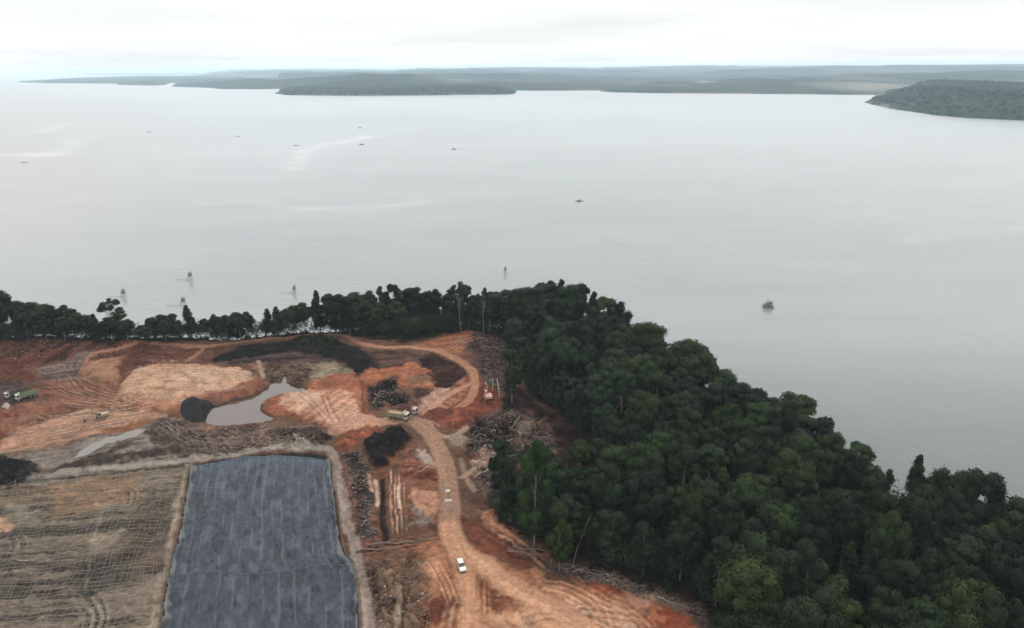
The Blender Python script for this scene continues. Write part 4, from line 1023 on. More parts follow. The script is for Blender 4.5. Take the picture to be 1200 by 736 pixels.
# undergrowth: low leafy scrub on the forest floor and along its edges
def scrub(name, regions, n, label, size=(.16, .38), hgt=2.2, tint=(1.2, 1.2, 1.05), seed=3):
    g = np.random.default_rng(seed); V = []
    for pts, share in regions:
        w = [at2(*p) for p in pts]; a = np.array(w); k = int(n*share)
        m = max(8, k//70)
        bx = g.uniform(a[:, 0].min(), a[:, 0].max(), m*4); by = g.uniform(a[:, 1].min(), a[:, 1].max(), m*4)
        ok = inside(bx, by, w) & (sdf(bx, by, landpoly) < -.5); bx, by = bx[ok][:m], by[ok][:m]
        for x, y in zip(bx, by):
            hh = g.uniform(.4, 1)*hgt; q = 70; r = g.uniform(.7, 1.8)
            d = g.normal(size=(q, 3)); d[:, 2] = abs(d[:, 2]); d /= np.linalg.norm(d, axis=1)[:, None]
            p = np.array([x, y, hz(x, y)]) + d*np.array([r, r, hh])*g.uniform(.5, 1.05, (q, 1))
            nn = d + g.normal(size=(q, 3))*.6; nn /= np.linalg.norm(nn, axis=1)[:, None]
            t = np.cross(nn, g.normal(size=(q, 3))); t /= np.linalg.norm(t, axis=1)[:, None]; b = np.cross(nn, t)
            s = g.uniform(size[0], size[1], (q, 1))
            V.append(np.stack([p-t*s*1.3, p+b*s*.7, p+t*s*1.3, p-b*s*.7], 1).reshape(-1, 3))
    V = np.concatenate(V); me = np_mesh(name, V, np.arange(len(V)).reshape(-1, 4)); col_attr(me, np.repeat(np.repeat(g.uniform(.5, 1.2, (len(V)//280+1, 1)), 280, 0)[:len(V)], 3, 1), 'age'); o = link(name, me, M['leaf']); o.color = tuple(tint)+(1,)
    return tag(o, label, 'scrub', kind='stuff')
scrub('undergrowth', [(FOREST, .62), ([(0, 391), (0, 399), (190, 401), (330, 395), (400, 389), (480, 398), (540, 386), (590, 392), (600, 381), (545, 377), (400, 385), (280, 393)], .2),
                      ([(584, 560), (600, 540), (640, 530), (690, 560), (700, 600), (640, 605), (590, 600)], .10), ([(345, 396), (376, 392), (396, 400), (400, 410), (352, 410)], .03), ([(592, 520), (640, 530), (650, 560), (610, 575), (588, 560)], .05)],
      62000, 'low dark leafy scrub between the forest trunks and along the clearing edge')

# ------------------------------------------------------------------ clods, branches
def clods(name, regions, n, rmin, rmax, mat, label, seed):
    g = np.random.default_rng(seed)
    t = (1+5**.5)/2
    ico = np.array([(0, 0, 1), (.9, 0, .3), (.28, .86, .3), (-.73, .53, .3), (-.73, -.53, .3), (.28, -.86, .3), (0, 0, -.4)])
    f = np.array([(0, 1, 2), (0, 2, 3), (0, 3, 4), (0, 4, 5), (0, 5, 1), (6, 2, 1), (6, 3, 2), (6, 4, 3), (6, 5, 4), (6, 1, 5)])
    V = []; k0 = 0
    for pts, share in regions:
        w = [at2(*p) for p in pts]; a = np.array(w); k = int(n*share)
        x = g.uniform(a[:, 0].min(), a[:, 0].max(), k*3); y = g.uniform(a[:, 1].min(), a[:, 1].max(), k*3)
        ok = inside(x, y, w); x, y = x[ok][:k], y[ok][:k]
        for xx, yy in zip(x, y):
            r = rmin*(rmax/rmin)**(g.random()**2)
            V.append(ico*g.uniform(.7, 1.3, (7, 1))*r*np.array([1, 1, .75]) + np.array([xx, yy, hz(xx, yy)+r*.15]))
    V = np.array(V); m = len(V)
    me = np_mesh(name, V.reshape(-1, 3), (f[None]+(np.arange(m)*7)[:, None, None]).reshape(-1, 3), False)
    return tag(link(name, me, mat), label, 'rubble', kind='stuff')
REG_DEB = [([(547, 508), (575, 488), (612, 480), (642, 500), (650, 532), (606, 585), (574, 588), (558, 574)], .26), ([(400, 535), (430, 528), (438, 636), (424, 632)], .09), ([(426, 656), (500, 654), (505, 745), (440, 745)], .07),
           ([(640, 660), (690, 668), (816, 712), (828, 735), (800, 720), (700, 684)], .12), ([(558, 388), (586, 398), (597, 420), (590, 446), (570, 446)], .06), ([(180, 492), (300, 500), (384, 505), (380, 522), (230, 536)], .08),
           ([(424, 453), (470, 442), (480, 468), (430, 474)], .04), ([(310, 427), (362, 430), (350, 452), (315, 448)], .03), ([(0, 402), (100, 402), (90, 424), (0, 450)], .05)]
clods('rubble', REG_DEB, 5000, .12, .6, M['stone'], 'scattered brown clods and broken stones on the churned ground', 4)
clods('pale_rubble', REG_DEB, 900, .1, .45, plain('pale_clay_lumps', (.22, .18, .145), .9, grain=.3, scale=.2), 'scattered pale clay lumps on the churned ground', 8)
def sticks(name, regions, n, mat, label, seed, L=(1.0, 4.0), r=(.03, .09)):
    g = random.Random(seed); mb = MB(); cum = 0
    for pts, share in regions:
        w = [at2(*p) for p in pts]; a = np.array(w); k = int(n*share); c = 0
        while c < k:
            x = g.uniform(a[:, 0].min(), a[:, 0].max()); y = g.uniform(a[:, 1].min(), a[:, 1].max())
            if not inside(np.array([x]), np.array([y]), w)[0]: continue
            an = g.gauss(.2, .8); l = g.uniform(*L); z = hz(x, y)
            rr2 = g.uniform(*r)
            mb.tube([(x, y, z+g.uniform(0, .3)), (x+math.cos(an)*l*.5, y+math.sin(an)*l*.5, z+g.uniform(.1, .5)), (x+math.cos(an)*l, y+math.sin(an)*l, hz(x+math.cos(an)*l, y+math.sin(an)*l)+g.uniform(0, .4))], [rr2, rr2*.8, rr2*.4], 3); c += 1
    return tag(mb.build(name, mat), label, 'branches', kind='stuff')
sticks('branches', REG_DEB, 1500, M['deadwood'], 'litter of broken brown branches over the felled clearing', 2)
sticks('pale_branches', REG_DEB[:6], 260, M['bleached'], 'litter of bleached pale branches over the felled clearing', 9, r=(.03, .08))

# felled logs one can pick out
def log(a, b, r, label, mat='bleached'):
    p, q = ground_at(*a), ground_at(*b); d = q-p; L = d.length
    root = empty('felled_log', p); mb = MB(); k = 7; pts = []
    for i in range(k):
        t = i/(k-1); w = p.lerp(q, t); pts.append((w.x-p.x+random.uniform(-.12, .12), w.y-p.y+random.uniform(-.12, .12), hz(w.x, w.y)-p.z+r*.8))
    mb.tube(pts, [r*(1-.45*i/(k-1)) for i in range(k)], 7); mb.build('stem', M[mat], root, smooth=True)
    n = Vector((-d.y, d.x, 0)).normalized()
    for s in (.35, .6, .8):
        w = Vector(pts[int(s*(k-1))]); sd_ = random.choice((-1, 1))
        MB().tube([w, w+n*sd_*.9+d.normalized()*.5+Vector((0, 0, .3)), w+n*sd_*1.6+d.normalized()*1.3+Vector((0, 0, .5))], [r*.35, r*.25, r*.1], 5).build('branch_stub', M[mat], root)
    return tag(root, label, 'log', 'felled logs in the clearing')
for a, b, r, lb, mt in [
 ((573, 534), (603, 536), .34, 'upper of the two pale logs lying side by side in the dark debris', 'bleached'), ((577, 541), (608, 542), .30, 'lower of the two pale logs lying side by side in the dark debris', 'bleached'),
 ((568, 552), (590, 548), .24, 'short pale log just below the pair of pale logs', 'bleached'), ((556, 560), (578, 546), .30, 'pale slanting log running down left toward the road', 'bleached'),
 ((584, 516), (612, 513), .26, 'grey-brown log across the dark hollow above the paired logs', 'deadwood'), ((606, 520), (632, 536), .25, 'brown log leaning down toward the small trees', 'deadwood'),
 ((600, 498), (614, 490), .26, 'short pale log beside the bleached root mound', 'bleached'), ((566, 404), (590, 412), .24, 'grey log on the upper rim right of the loop road', 'deadwood'),
 ((570, 420), (588, 424), .22, 'grey log on the rim below another log, right of the loop road', 'deadwood'), ((583, 446), (586, 466), .3, 'upright-lying pale grey log right of the orange excavator', 'bleached'),
 ((578, 442), (577, 458), .22, 'thin pale grey log between the excavator and a thicker log', 'bleached'), ((594, 648), (640, 652), .28, 'dark log along the striped bank below the forest', 'deadwood'),
 ((600, 642), (646, 646), .24, 'upper dark log along the striped bank below the forest', 'deadwood'), ((20, 656), (46, 654), .26, 'white plank-like pole lying alone on the netted field', 'bleached'),
 ((430, 640), (500, 637), .28, 'long brown log across the ridge below the pink strip', 'deadwood'), ((418, 646), (470, 644), .26, 'brown log lying at the left end of the ridge below the pit road', 'deadwood'),
 ((436, 471), (446, 455), .18, 'pale thin log slanting over the black hollow', 'bleached'), ((700, 674), (728, 684), .24, 'grey log at the forest foot above the red bank', 'deadwood'), ((770, 700), (806, 712), .26, 'pale grey log along the debris edge by the red bank end', 'bleached')]:
    log(a, b, r, lb, mt)
# leaning pale trunk at the forest edge
p = ground_at(670, 668); root = empty('leaning_trunk', p)
MB().tube([(0, 0, -.3), (1.3, 1.5, 4.5), (3.4, 3.0, 10.0), (4.6, 3.8, 12.5)], [.11, .09, .07, .03], 6).build('stem', M['bleached'], root, smooth=True)
MB().tube([(2.2, 2.1, 7), (3.2, 1.4, 9.5)], [.08, .03], 5).build('branch', M['bleached'], root)
tag(root, 'bare pale leaning trunk against the dark forest edge above the haul road', 'dead tree')

# heaps
def heap(pts, hgt, mat, label, seed):
    w = [at2(*p) for p in pts]; c = np.mean(w, axis=0); g = np.random.default_rng(seed)
    w = smooth_line(w+[w[0]], 4)[:-1]; n = len(w); V = []; rings = 9
    for i in range(rings):
        t = i/rings
        for p in w:
            x = c[0]+(p[0]-c[0])*(1-t); y = c[1]+(p[1]-c[1])*(1-t)
            zz = hz(x, y)*(1-.0) + hgt*t**.85*(.85+.3*vn(np.array([x*.5]), np.array([y*.5]))[0]) - (.35 if i == 0 else 0)
            V.append((x-c[0]+g.uniform(-.12, .12), y-c[1]+g.uniform(-.12, .12), zz))
    V.append((0, 0, hz(*c)+hgt)); fs_ = []
    for i in range(rings-1):
        for k in range(n): fs_.append((i*n+k, i*n+(k+1) % n, (i+1)*n+(k+1) % n, (i+1)*n+k))
    for k in range(n): fs_.append(((rings-1)*n+k, (rings-1)*n+(k+1) % n, len(V)-1))
    o = MB().add(V, fs_).build('soil_heap', mat, loc=(c[0], c[1], 0), smooth=True)
    return tag(o, label, 'heap')
blk = plain('black_soil', (.012, .011, .011), .85, grain=.4, scale=1.5)
heap([(210, 483), (214, 474), (225, 469), (238, 472), (254, 474), (270, 481), (260, 489), (244, 494), (228, 495), (215, 491)], 2.6, blk, 'black pointed heap at the left end of the grey pond', 1)
heap([(608, 505), (609, 499), (613, 495), (620, 496), (623, 501), (617, 506)], 1.0, plain('root_mound', (.085, .065, .055), .95, grain=.5, scale=1.2), 'small grey-brown mound of roots at the right of the felled clearing', 2)
heap([(2, 482), (2, 475), (8, 472), (13, 476), (11, 483)], 1.5, plain('pale_spoil', (.20, .165, .14), .95, grain=.3, scale=1.2), 'small pale heap beside the red slope at the left edge', 3)
heap([(521, 576), (523, 572.5), (527, 573), (527, 576)], .45, plain('lime_heap', (.36, .32, .27), .9), 'small white heap on the road, the upper of two', 4)
heap([(520, 588), (523, 585), (529, 585), (530, 588)], .4, plain('lime_spill', (.32, .28, .24), .9), 'small white heap on the road, the lower of two', 5)

# ------------------------------------------------------------------ the lined pond
LW = [at2(*p) for p in LINER]
left = smooth_line([at2(*p) for p in [(178, 800), (190, 736), (198, 683), (205, 650), (213, 621), (219, 580), (223.5, 546)]], 12)
right = smooth_line([at2(*p) for p in [(421, 800), (419, 736), (416, 683), (410, 657), (400, 645), (395, 615), (391, 580), (386.5, 538)]], 12)
def resample(l, n):
    l = np.array(l); s = np.concatenate([[0], np.cumsum(np.linalg.norm(np.diff(l, axis=0), axis=1))]); t = np.linspace(0, s[-1], n)
    return np.stack([np.interp(t, s, l[:, 0]), np.interp(t, s, l[:, 1])], 1)
nu, nv = 241, 360
Lp, Rp = resample(left, nv), resample(right, nv)
uu = np.linspace(0, 1, nu); vv = np.linspace(0, 1, nv)
GX = Lp[:, None, 0]*(1-uu)+Rp[:, None, 0]*uu; GY = Lp[:, None, 1]*(1-uu)+Rp[:, None, 1]*uu
# the far edge bows out towards the mud bank
GY = GY + (sstep(.72, 1.0, vv)[:, None])*(9.5*np.sin(np.pi*np.clip(uu, 0, 1))**.8*.42 + 3.4*np.sin(np.pi*uu)**2*.3)[None, :]
# uneven hem
hem = .5*fbm(vv[:, None]*130, np.zeros((1, nu)), 3.4, 3, 61)
GX = GX + hem*.9*(1-uu)[None]**6 - hem*.9*uu[None]**10
GZ = np.zeros_like(GX)
for a in range(0, nv, 3):
    for b in range(0, nu, 3): GZ[a, b] = hz(GX[a, b], GY[a, b])
for a in range(0, nv, 3): GZ[a] = np.interp(np.arange(nu), np.arange(0, nu, 3), GZ[a, ::3])
av = np.arange(0, nv, 3)
GZ = np.stack([np.interp(np.arange(nv), av, GZ[av, b]) for b in range(nu)], 1)
Wd = uu[None]*52; Ln = vv[:, None]*100
wob = fbm(Ln, Wd, 16, 3, 62)*1.1
rid = 0
half = vv[:, None] < .40
spacing = np.where(half, 4.4, 3.3)
ph = (Wd+wob)/spacing
rid = np.exp(-((ph-np.round(ph))*spacing/.42)**2)*np.clip(.35+1.1*fbm(Ln/7, np.round(ph)*3.1+Wd*0, 1.0, 2, 63), 0, 1)
cross = np.exp(-((vv[:, None]-.40-.012*np.sin(uu[None]*9)-.02*(uu[None]-.5))*100/.5)**2)
wr = fbm(Wd*1.0, Ln*.55, 3.0, 4, 64, .6); wr2 = np.abs(fbm(Wd, Ln*.8, 4.5, 4, 65, .6))
soft_ = fbm(Wd, Ln, 11, 3, 66)
mask = sstep(0, .03, uu)*sstep(0, .03, 1-uu)
GZ = GZ + .55 + (rid*.60*np.clip(soft_+.6, 0, 1.2) + cross*.5 + wr*.55 + fbm(Wd*1.3, Ln*.6, 1.3, 3, 69, .6)*.16 + (.14-wr2)*.6*(.14 > wr2))*mask[None]*sstep(0, .03, 1-vv)[:, None] + .30*(1-mask)[None]
GZ[-3:] += .25
m, t, b = new_mat('geomembrane')
gq = N(t, 'ShaderNodeNewGeometry')
n1 = N(t, 'ShaderNodeTexNoise'); n1.inputs['Scale'].default_value = .5; n1.inputs['Detail'].default_value = 7; n1.inputs['Roughness'].default_value = .65
mpp = N(t, 'ShaderNodeMapping'); mpp.inputs['Scale'].default_value = (1.0, .45, 1); t.links.new(gq.outputs['Position'], mpp.inputs[0]); t.links.new(mpp.outputs[0], n1.inputs['Vector'])
kk = N(t, 'ShaderNodeMapRange'); kk.inputs[1].default_value = .38; kk.inputs[2].default_value = .72; t.links.new(n1.outputs[0], kk.inputs[0])
at_ = N(t, 'ShaderNodeVertexColor', layer_name='tint')
cc = mix_col(t, math_node(t, 'MULTIPLY', kk.outputs[0], .55), at_.outputs[0], (.050, .054, .064))
t.links.new(cc, b.inputs['Base Color']); b.inputs['Roughness'].default_value = .55; b.inputs['Specular IOR Level'].default_value = .16
bpn = N(t, 'ShaderNodeBump'); bpn.inputs['Strength'].default_value = .5; bpn.inputs['Distance'].default_value = .5; t.links.new(n1.outputs[0], bpn.inputs['Height']); t.links.new(bpn.outputs[0], b.inputs['Normal'])
M['liner'] = m
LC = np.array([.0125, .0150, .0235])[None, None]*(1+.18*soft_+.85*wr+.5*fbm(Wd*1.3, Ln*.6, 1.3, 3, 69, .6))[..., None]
ridge_shade = np.exp(-((ph-np.round(ph)-.16)*spacing/.35)**2); sm_ = np.exp(-((Wd/2.17-np.round(Wd/2.17))*2.17/.10)**2)
LC = LC*(1-.55*ridge_shade-.40*sm_*(.5+soft_))[..., None]  # wrinkle shade painted along one side of each ridge, plus thin dark seams
LC = LC + (np.clip(rid*1.15+cross*.3+sstep(.16, .4, wr)*.25, 0, .6)[..., None])*np.array([.05, .05, .052])  # ridges and cross crease painted paler to strengthen the wrinkle relief
fold = np.exp(-((1-vv[:, None])*100/4.0)**2)*(fbm(Wd*3, Ln*.2, 2.0, 2, 67)*.4+.7)
LC = LC*(1-fold[..., None]*.5) + fold[..., None]*.5*np.array([.045, .080, .105])
edge_d = np.minimum(uu, 1-uu)[None]*52
dust = sstep(1.1, .2, edge_d + fbm(Ln, Wd, 5, 3, 68)*1.8)*.55
LC = LC*(1-dust[..., None]) + dust[..., None]*np.array([.13, .13, .11])
liner = empty('pond_liner', (0, 0, 0)); c0 = Vector((float(GX.mean()), float(GY.mean()), Z0-1)); liner.location = c0
tag(liner, 'large wrinkled blue-grey plastic liner covering the rectangular basin', 'liner')
cuts_v = [0, int(nv*.40), nv-1]; cuts_u = [round(i*(nu-1)/8) for i in range(9)]
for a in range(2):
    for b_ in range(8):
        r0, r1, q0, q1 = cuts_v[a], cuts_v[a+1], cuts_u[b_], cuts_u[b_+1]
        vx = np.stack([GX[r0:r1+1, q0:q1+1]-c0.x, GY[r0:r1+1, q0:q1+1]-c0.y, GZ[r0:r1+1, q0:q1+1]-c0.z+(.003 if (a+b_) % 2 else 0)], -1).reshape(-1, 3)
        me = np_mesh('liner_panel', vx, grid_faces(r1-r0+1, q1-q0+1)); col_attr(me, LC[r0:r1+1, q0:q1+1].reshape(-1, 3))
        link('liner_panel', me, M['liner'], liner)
# anchoring rope along the hem
def hem_line(P_, name, off):
    pts = [(float(p[0])+off, float(p[1]), hz(p[0]+off, p[1])+.12) for p in P_[::6]]
    mb = MB().tube([(x-c0.x, y-c0.y, z-c0.z) for x, y, z in pts], .10, 5); return mb.build(name, M['steel'], liner)
hem_line(Lp, 'edge_rope', -.9); hem_line(Rp, 'edge_rope', .9)
# stakes holding the hem down
for P_, off in ((Lp, -1.0), (Rp, 1.0)):
    for i in range(6, nv-4, 12):
        x, y = float(P_[i, 0])+off, float(P_[i, 1])
        MB().tube([(x-c0.x, y-c0.y, hz(x, y)-c0.z-.2), (x-c0.x, y-c0.y, hz(x, y)-c0.z+.7)], .06, 4).build('peg', M['deadwood'], liner)

# ------------------------------------------------------------------ bamboo lattice on the lower-left field
A0, A1 = np.array(at2(213, 572)), np.array(at2(181, 713)); da = (A1-A0)/np.linalg.norm(A1-A0)
B0, B1 = np.array(at2(0, 661)), np.array(at2(147, 643)); db = (B1-B0)/np.linalg.norm(B1-B0)
FIELD = [at2(*p) for p in [(-130, 572), (0, 563), (60, 557), (212, 546), (206, 590), (196, 640), (186, 680), (172, 728), (160, 790), (-250, 790)]]
net = empty('bamboo_lattice', tuple(at(100, 640))); c1 = Vector(tuple(at(100, 640)))
tag(net, 'square lattice of pale bamboo poles laid over the brown field left of the liner', 'lattice')
def clip_line(o, d):
    ts = np.linspace(-160, 160, 641); q = o[None]+ts[:, None]*d[None]
    ins_ = inside(q[:, 0], q[:, 1], FIELD); r = ts[ins_]
    return (r.min(), r.max()) if len(r) > 4 else None
centre = np.array([c1.x, c1.y]); cntp = 0
for d, e, sp in ((da, db, 1.45), (db, da, 1.5)):
    for k in range(-75, 76):
        o_ = centre + e*(k*sp+random.uniform(-.25, .25)); cl_ = clip_line(o_, d)
        if not cl_: continue
        t0, t1 = cl_[0]+random.uniform(0, 2.5), cl_[1]-random.uniform(0, 2.5); pts = []
        nseg = max(4, int((t1-t0)/3)); ph_ = random.uniform(0, 50)
        nrm = np.array([-d[1], d[0]])
        for i in range(nseg+1):
            tt = t0+(t1-t0)*i/nseg; wv = float(fbm(np.array([tt+ph_*.02]), np.array([k*.6]), 16, 2, 71)[0])*2.6 + random.uniform(-.28, .28)
            q = o_+d*tt+nrm*wv; pts.append((q[0]-c1.x, q[1]-c1.y, hz(q[0], q[1])-c1.z+.12))
        MB().tube(pts, .045, 3).build('pole', M['bamboo'], net); cntp += 1
print('poles', cntp)

# ------------------------------------------------------------------ vehicles
def heading(a, b):
    p, q = ground_at(*a), ground_at(*b); return p.lerp(q, .5), math.atan2(q.y-p.y, q.x-p.x)
def dump_truck(a, b, label, cabm, bodym, loaded=True, scale=1.0):
    loc, rz = heading(a, b); root = empty('dump_truck', loc, rz); root.scale = (scale,)*3
    MB().box((0, 0, .85), (7.4, .9, .3)).box((2.6, 0, .75), (1.8, 2.1, .3)).build('chassis', M['steel'], root)
    cabp = [(2.2, .95), (3.95, .95), (4.0, 1.7), (3.75, 2.75), (3.55, 2.95), (2.2, 2.95)]
    c = MB().prism(cabp, 2.3).build('cab', cabm, root)
    MB().add([(4.01, -1.0, 1.75), (4.01, 1.0, 1.75), (3.80, .95, 2.62), (3.80, -.95, 2.62)], [(0, 1, 2, 3)]).box((3.9, 0, 2.2), (.02, 1.9, .02)).build('windscreen', M['glass'], c)
    for s in (-1, 1): MB().box((3.05, s*1.155, 2.2), (.9, .02, .7)).build('side_window', M['glass'], c)
    MB().box((4.02, 0, 1.15), (.12, 2.25, .35)).build('bumper', M['steel'], root)
    for s in (-1, 1): MB().box((4.05, s*.85, 1.45), (.06, .35, .2)).build('headlight', M['grey'], root)
    d = MB()
    x0, x1, w, zb, zt = -4.0, 1.95, 2.4, 1.25, 2.75
    d.box(((x0+x1)/2, 0, zb), (x1-x0, w-.2, .14))
    for s in (-1, 1):
        d.box(((x0+x1)/2, s*w/2, (zb+zt)/2), (x1-x0, .1, zt-zb))
        for k in range(5): d.box((x0+.6+k*1.2, s*(w/2+.08), (zb+zt)/2), (.14, .08, zt-zb-.1))
    d.box((x0, 0, (zb+zt)/2-.1), (.1, w-.12, zt-zb-.2), ry=-.12); d.box((x1, 0, (zb+zt)/2+.25), (.12, w-.1, zt-zb+.5)); d.box((x1+.35, 0, zt+.45), (.8, w, .08))
    db_ = d.build('dump_body', bodym, root)
    if loaded:
        V = []; n = 9
        for i in range(n):
            for j in range(5):
                q = math.sin(math.pi*i/(n-1))*math.sin(math.pi*j/4)
                V.append((x0+.15+(x1-x0-.3)*i/(n-1), -w/2+.12+(w-.24)*j/4, zt-.45+.55*q+random.uniform(-.06, .06)))
        fs_ = [(i*5+j, (i+1)*5+j, (i+1)*5+j+1, i*5+j+1) for i in range(n-1) for j in range(4)]
        MB().add(V, fs_).build('load', M['load'], db_, smooth=True)
    for x in (3.1, -1.4, -2.75):
        for s in (-1, 1):
            wv = MB().wheel((x, s*1.0, .52), .52, .36 if x > 0 else .5).build('wheel', M['tyre'], root)
            MB().wheel((x, s*(1.0+(.18 if x > 0 else .25)), .52), .24, .06, 10).build('rim', M['grey'], wv)
    return tag(root, label, 'truck')
dump_truck((456, 490), (479, 494), 'olive green dump truck with a cream cab parked at the road junction', M['cream'], M['olive'])
dump_truck((468, 483), (488, 486), 'maroon dump truck parked behind the olive green one at the junction', M['cream'], M['maroon'], loaded=False, scale=.9)
dump_truck((40, 464), (22, 469), 'green dump truck with a white cab at the left edge of the pit', M['cream'], M['green'], loaded=False, scale=.85)
dump_truck((24, 462), (11, 466), 'dark dump truck partly behind the white-cabbed green truck at left', M['grey'], M['steel'], loaded=False, scale=.8)

def excavator(px, py, rz_body, label, paint, boom_az, scale=1.0, reach=1.0):
    loc = ground_at(px, py); root = empty('excavator', loc, rz_body); root.scale = (scale,)*3
    for s in (-1, 1):
        pr = [(-2.0, .25), (-1.7, 0), (1.7, 0), (2.0, .25), (2.0, .65), (1.7, .9), (-1.7, .9), (-2.0, .65)]
        tk = MB().prism(pr, .55, s*1.2).build('track', M['steel'], root)
        for x in (-1.5, -.75, 0, .75, 1.5): MB().wheel((x, s*1.5, .38), .26, .06, 10).build('roller', M['grey'], tk)
    MB().box((0, 0, .7), (1.6, 1.9, .5)).build('undercarriage', M['steel'], root)
    up = MB().prism([(-2.1, 1.0), (1.4, 1.0), (1.4, 1.5), (.2, 1.9), (-2.0, 2.0), (-2.3, 1.6)], 2.5).build('house', paint, root)
    MB().prism([(-2.75, 1.05), (-2.15, 1.0), (-2.15, 1.9), (-2.6, 1.8)], 2.4).build('counterweight', paint, root)
    cb = MB().prism([(-.1, 1.6), (1.45, 1.45), (1.5, 2.0), (1.15, 3.0), (0, 3.0)], .95, .75).build('cab', paint, root)
    MB().box((.6, 1.24, 2.4), (1.0, .03, .8)).build('window', M['glass'], cb)
    MB().add([(1.51, .35, 1.75), (1.51, 1.15, 1.75), (1.2, 1.12, 2.85), (1.2, .38, 2.85)], [(0, 1, 2, 3)]).add([(1.49, .35, 1.75), (1.49, 1.15, 1.75), (1.18, 1.12, 2.85), (1.18, .38, 2.85)], [(3, 2, 1, 0)]).build('windscreen', M['glass'], cb)
    R = reach
    bm = MB()
    for p, q, w0 in (((1.2, 1.6), (3.0*R, 4.0), .5), ((3.0*R, 4.0), (5.6*R, 3.9), .42)):
        dx, dz = q[0]-p[0], q[1]-p[1]; L = math.hypot(dx, dz); nx, nz = -dz/L*w0/2, dx/L*w0/2
        bm.prism([(p[0]-nx, p[1]-nz), (q[0]-nx, q[1]-nz), (q[0]+nx, q[1]+nz), (p[0]+nx, p[1]+nz)], .42, -.1)
    bm.build('boom', M['yellow'] if paint is not M['orange'] else M['bleached'], root)
    MB().prism([(5.4*R, 4.15), (5.8*R, 4.1), (6.5*R, 1.2), (6.2*R, 1.1)], .32, -.1).build('arm', M['yellow'] if paint is not M['orange'] else M['bleached'], root)
    MB().prism([(6.6*R, 1.3), (6.1*R, 1.2), (5.4*R, .7), (5.5*R, .15), (6.1*R, .1), (6.5*R, .6)], 1.1, -.1).build('bucket', M['steel'], root)
    MB().tube([(1.5, -.1, 1.4), (2.6*R, -.1, 2.9)], .09, 6).build('ram', M['grey'], root)
    return tag(root, label, 'excavator')
excavator(572, 467, math.radians(102), 'faded orange excavator on the red ground right of the loop road', M['orange'], 0, 1.0)
excavator(119, 489, math.radians(212), 'dusty yellow excavator working by the pale haul road at the left', M['yellow'], 0, .85)

loc, rz = heading((538, 659), (543.5, 672)); car = empty('car', loc, rz); car.scale = (.88, .88, .88)
pr = [(-2.2, .45), (-2.25, .9), (-2.15, 1.15), (1.0, 1.12), (2.0, 1.0), (2.25, .8), (2.25, .45), (1.9, .32), (-1.9, .32)]
MB().prism(pr, 1.8).build('body', M['white'], car)
cabn = MB().add([(-2.1, -.86, 1.13), (.95, -.86, 1.11), (.95, .86, 1.11), (-2.1, .86, 1.13), (-1.95, -.72, 1.72), (.15, -.72, 1.74), (.15, .72, 1.74), (-1.95, .72, 1.72)],
     [(3, 2, 1, 0), (0, 1, 5, 4), (1, 2, 6, 5), (2, 3, 7, 6), (3, 0, 4, 7), (4, 5, 6, 7)]).build('cabin', M['glass'], car)
MB().box((-.9, 0, 1.755), (2.15, 1.46, .05)).build('roof', M['white'], car)
MB().add([(.93, -.8, 1.14), (.93, .8, 1.14), (.2, .69, 1.73), (.2, -.69, 1.73)], [(0, 1, 2, 3)]).add([(.95, -.8, 1.15), (.95, .8, 1.15), (.22, .69, 1.74), (.22, -.69, 1.74)], [(3, 2, 1, 0)]).build('windscreen', M['glass'], car)
for x in (1.4, -1.4):
    for s in (-1, 1):
        wv = MB().wheel((x, s*.8, .36), .36, .24).build('wheel', M['tyre'], car)
        MB().wheel((x, s*.93, .36), .2, .04, 10).build('rim', M['grey'], wv)
for s in (-1, 1): MB().box((2.24, s*.65, .78), (.06, .35, .16)).build('headlight', M['grey'], car)
MB().box((2.27, 0, .5), (.08, 1.5, .16)).build('bumper', M['steel'], car)
tag(car, 'small white car driving toward the viewer on the orange haul road', 'car')

# ------------------------------------------------------------------ boats and fishing platforms
def boat(px, py, L, rz, label, cabin=True):
    loc = Vector(tuple(at(px, py, 0.0))); root = empty('boat', loc, rz); w = L*.26; st = []
    for i in range(9):
        t = i/8; hw = w/2*math.sin(math.pi*(.16+.84*t)**.75) if t < 1 else .02; hw = max(hw, .03)
        sh = .45+.5*(abs(t-.4)**2)*2
        st.append([(L*(t-.5), -hw, sh), (L*(t-.5), -hw*.55, -.15), (L*(t-.5), hw*.55, -.15), (L*(t-.5), hw, sh), (L*(t-.5), hw*.9, sh-.08), (L*(t-.5), -hw*.9, sh-.08)])
    V = [p for s in st for p in s]; fs_ = []
    for i in range(8):
        for k in range(6): fs_.append((i*6+k, (i+1)*6+k, (i+1)*6+(k+1) % 6, i*6+(k+1) % 6))
    fs_ += [tuple(range(6)), tuple(reversed(range(48, 54)))]
    MB().add(V, fs_).build('hull', M['boat'], root, smooth=False)
    if cabin:
        cb = MB().box((-L*.06, 0, .95), (L*.34, w*.6, 1.0)).build('cabin', M['grey'], root)
        MB().box((-L*.06, 0, 1.52), (L*.42, w*.75, .1)).build('roof', M['boat'], cb)
        MB().box((-L*.06, -w*.305, 1.05), (L*.2, .03, .35)).build('window', M['glass'], cb)
        MB().tube([(L*.12, 0, 1.0), (L*.12, 0, 3.0)], .05, 5).build('mast', M['stake'], root)
    else:
        for k in (-.15, .1): MB().box((L*k, 0, .38), (.25, w*.8, .06)).build('bench', M['bleached'], root)
        MB().box((-L*.42, 0, .7), (.3, .3, .6)).build('outboard_motor', M['steel'], root)
    return tag(root, label, 'boat', 'small boats on the wide grey water')
boat(679, 236, 7.2, 0.1, 'dark cabin boat alone in the middle of the water', True)
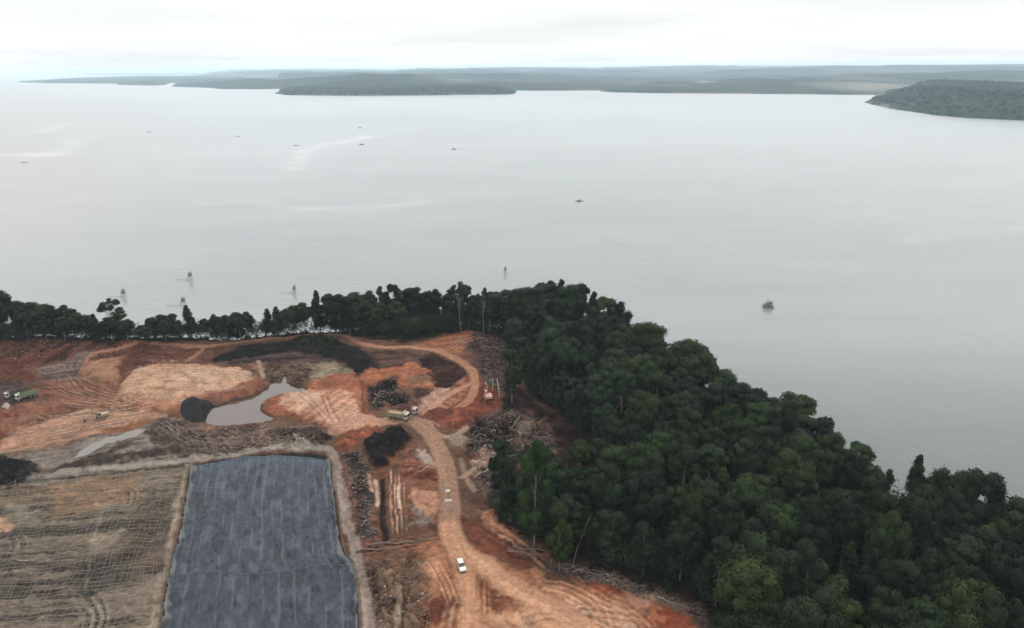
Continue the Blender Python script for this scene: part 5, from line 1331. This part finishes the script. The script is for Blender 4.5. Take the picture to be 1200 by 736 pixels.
for px, py, L, rz, lb in [(29, 190.5, 8, .3, 'tiny dark boat near the left edge below the pale foam streak'), (175, 155, 9, 0, 'tiny grey boat right of the pale foam streaks on the upper left water'), (279, 160, 9, .2, 'tiny grey boat left of the long curved foam streak'),
                      (347, 170.5, 9, 0, 'tiny dark boat touching the left end of the curved foam streak'), (422, 150, 9, .1, 'farther of two tiny boats at the right end of the curved foam streak'),
                      (424, 169.5, 9, -.2, 'nearer of two tiny boats at the right end of the curved foam streak'), (532, 175, 8, 0, 'tiny pale boat between the foam streak and the middle of the water'), (979, 123, 10, .4, 'tiny boat left of the right-hand wooded headland')]:
    boat(px, py, L, rz, lb, px % 2 == 0)
def platform(px, py, w, h, label, lead=None, raft=False):
    loc = Vector(tuple(at(px, py, 0.0))); root = empty('fishing_platform', loc, random.uniform(-.2, .2))
    dk = 1.2 if raft else h*.38
    if raft:
        MB().box((0, 0, .3), (w*1.15, w*.9, .5)).build('raft', M['stake'], root)
    for x in (-1, 0, 1):
        for y in (-1, 1): MB().tube([(x*w*.45, y*w*.38, -1.5), (x*w*.4, y*w*.34, dk+.9)], .09, 5).build('post', M['stake'], root)
    d = MB()
    for k in range(7): d.box((-w*.45+k*w*.15, 0, dk), (w*.13, w*.8, .08))
    d.build('deck', M['stake'], root)
    hb = MB().box((w*.1, 0, dk+.85), (w*.55, w*.5, 1.6)).build('hut', M['thatch'], root)
    MB().prism([(-w*.26, dk+1.6), (w*.46, dk+1.6), (w*.1, dk+2.6)], w*.7).build('roof', M['thatch'], hb)
    MB().tube([(w*.42, 0, dk), (w*.62, .3, h)], .07, 5).build('pole', M['stake'], root)
    MB().tube([(-w*.4, .2, dk), (w*.3, .1, h*.8)], .05, 5).build('pole', M['stake'], root)
    if raft: MB().box((-w*.5, -w*.2, dk+.6), (w*.22, w*.3, 1.5)).build('crate', M['stake'], root)
    if lead:
        n = lead
        for i in range(n):
            x = -w*.5-.75*(i+1); MB().tube([(x, -.14*i, -1.5), (x+random.uniform(-.1, .1), -.14*i, random.uniform(.5, 1.0))], .06, 4).build('stake', M['stake'], root)
        MB().tube([(-w*.5, 0, .5), (-w*.5-.75*n, -.14*n, .45)], .05, 4).build('rail', M['stake'], root)
    return tag(root, label, 'fishing platform', 'stake fishing platforms on the water')
platform(900, 360, 4.4, 4.4, 'dark raft hut floating alone on the right-hand water', raft=True)
platform(223, 328, 2.6, 6.5, 'stilted fishing platform standing farthest out of the three off the left shore', 10)
platform(215, 358, 2.5, 6.0, 'stilted fishing platform just above the trees left of the tree gap', 9)
platform(145, 348, 2.4, 5.6, 'stilted fishing platform above the tall thin two-tufted tree', 9)
platform(345, 343, 1.8, 5.4, 'small narrow fishing platform left of the rising tree line', 8)
platform(592, 320, 1.5, 4.8, 'faint thin fishing platform above the middle of the forest')

# ------------------------------------------------------------------ haze
hb = MB().box((0, 30000, 84), (240000, 200000, 176))
hm = bpy.data.materials.new('haze_air'); hm.use_nodes = True; t = hm.node_tree; t.nodes.clear()
pv = N(t, 'ShaderNodeVolumePrincipled'); pv.inputs['Color'].default_value = (.67, .83, .95, 1); pv.inputs['Density'].default_value = 6.3e-5
pv.inputs['Anisotropy'].default_value = 0.0
ou = N(t, 'ShaderNodeOutputMaterial'); t.links.new(pv.outputs[0], ou.inputs['Volume'])
hz_o = hb.build('haze', hm); tag(hz_o, kind='stuff')
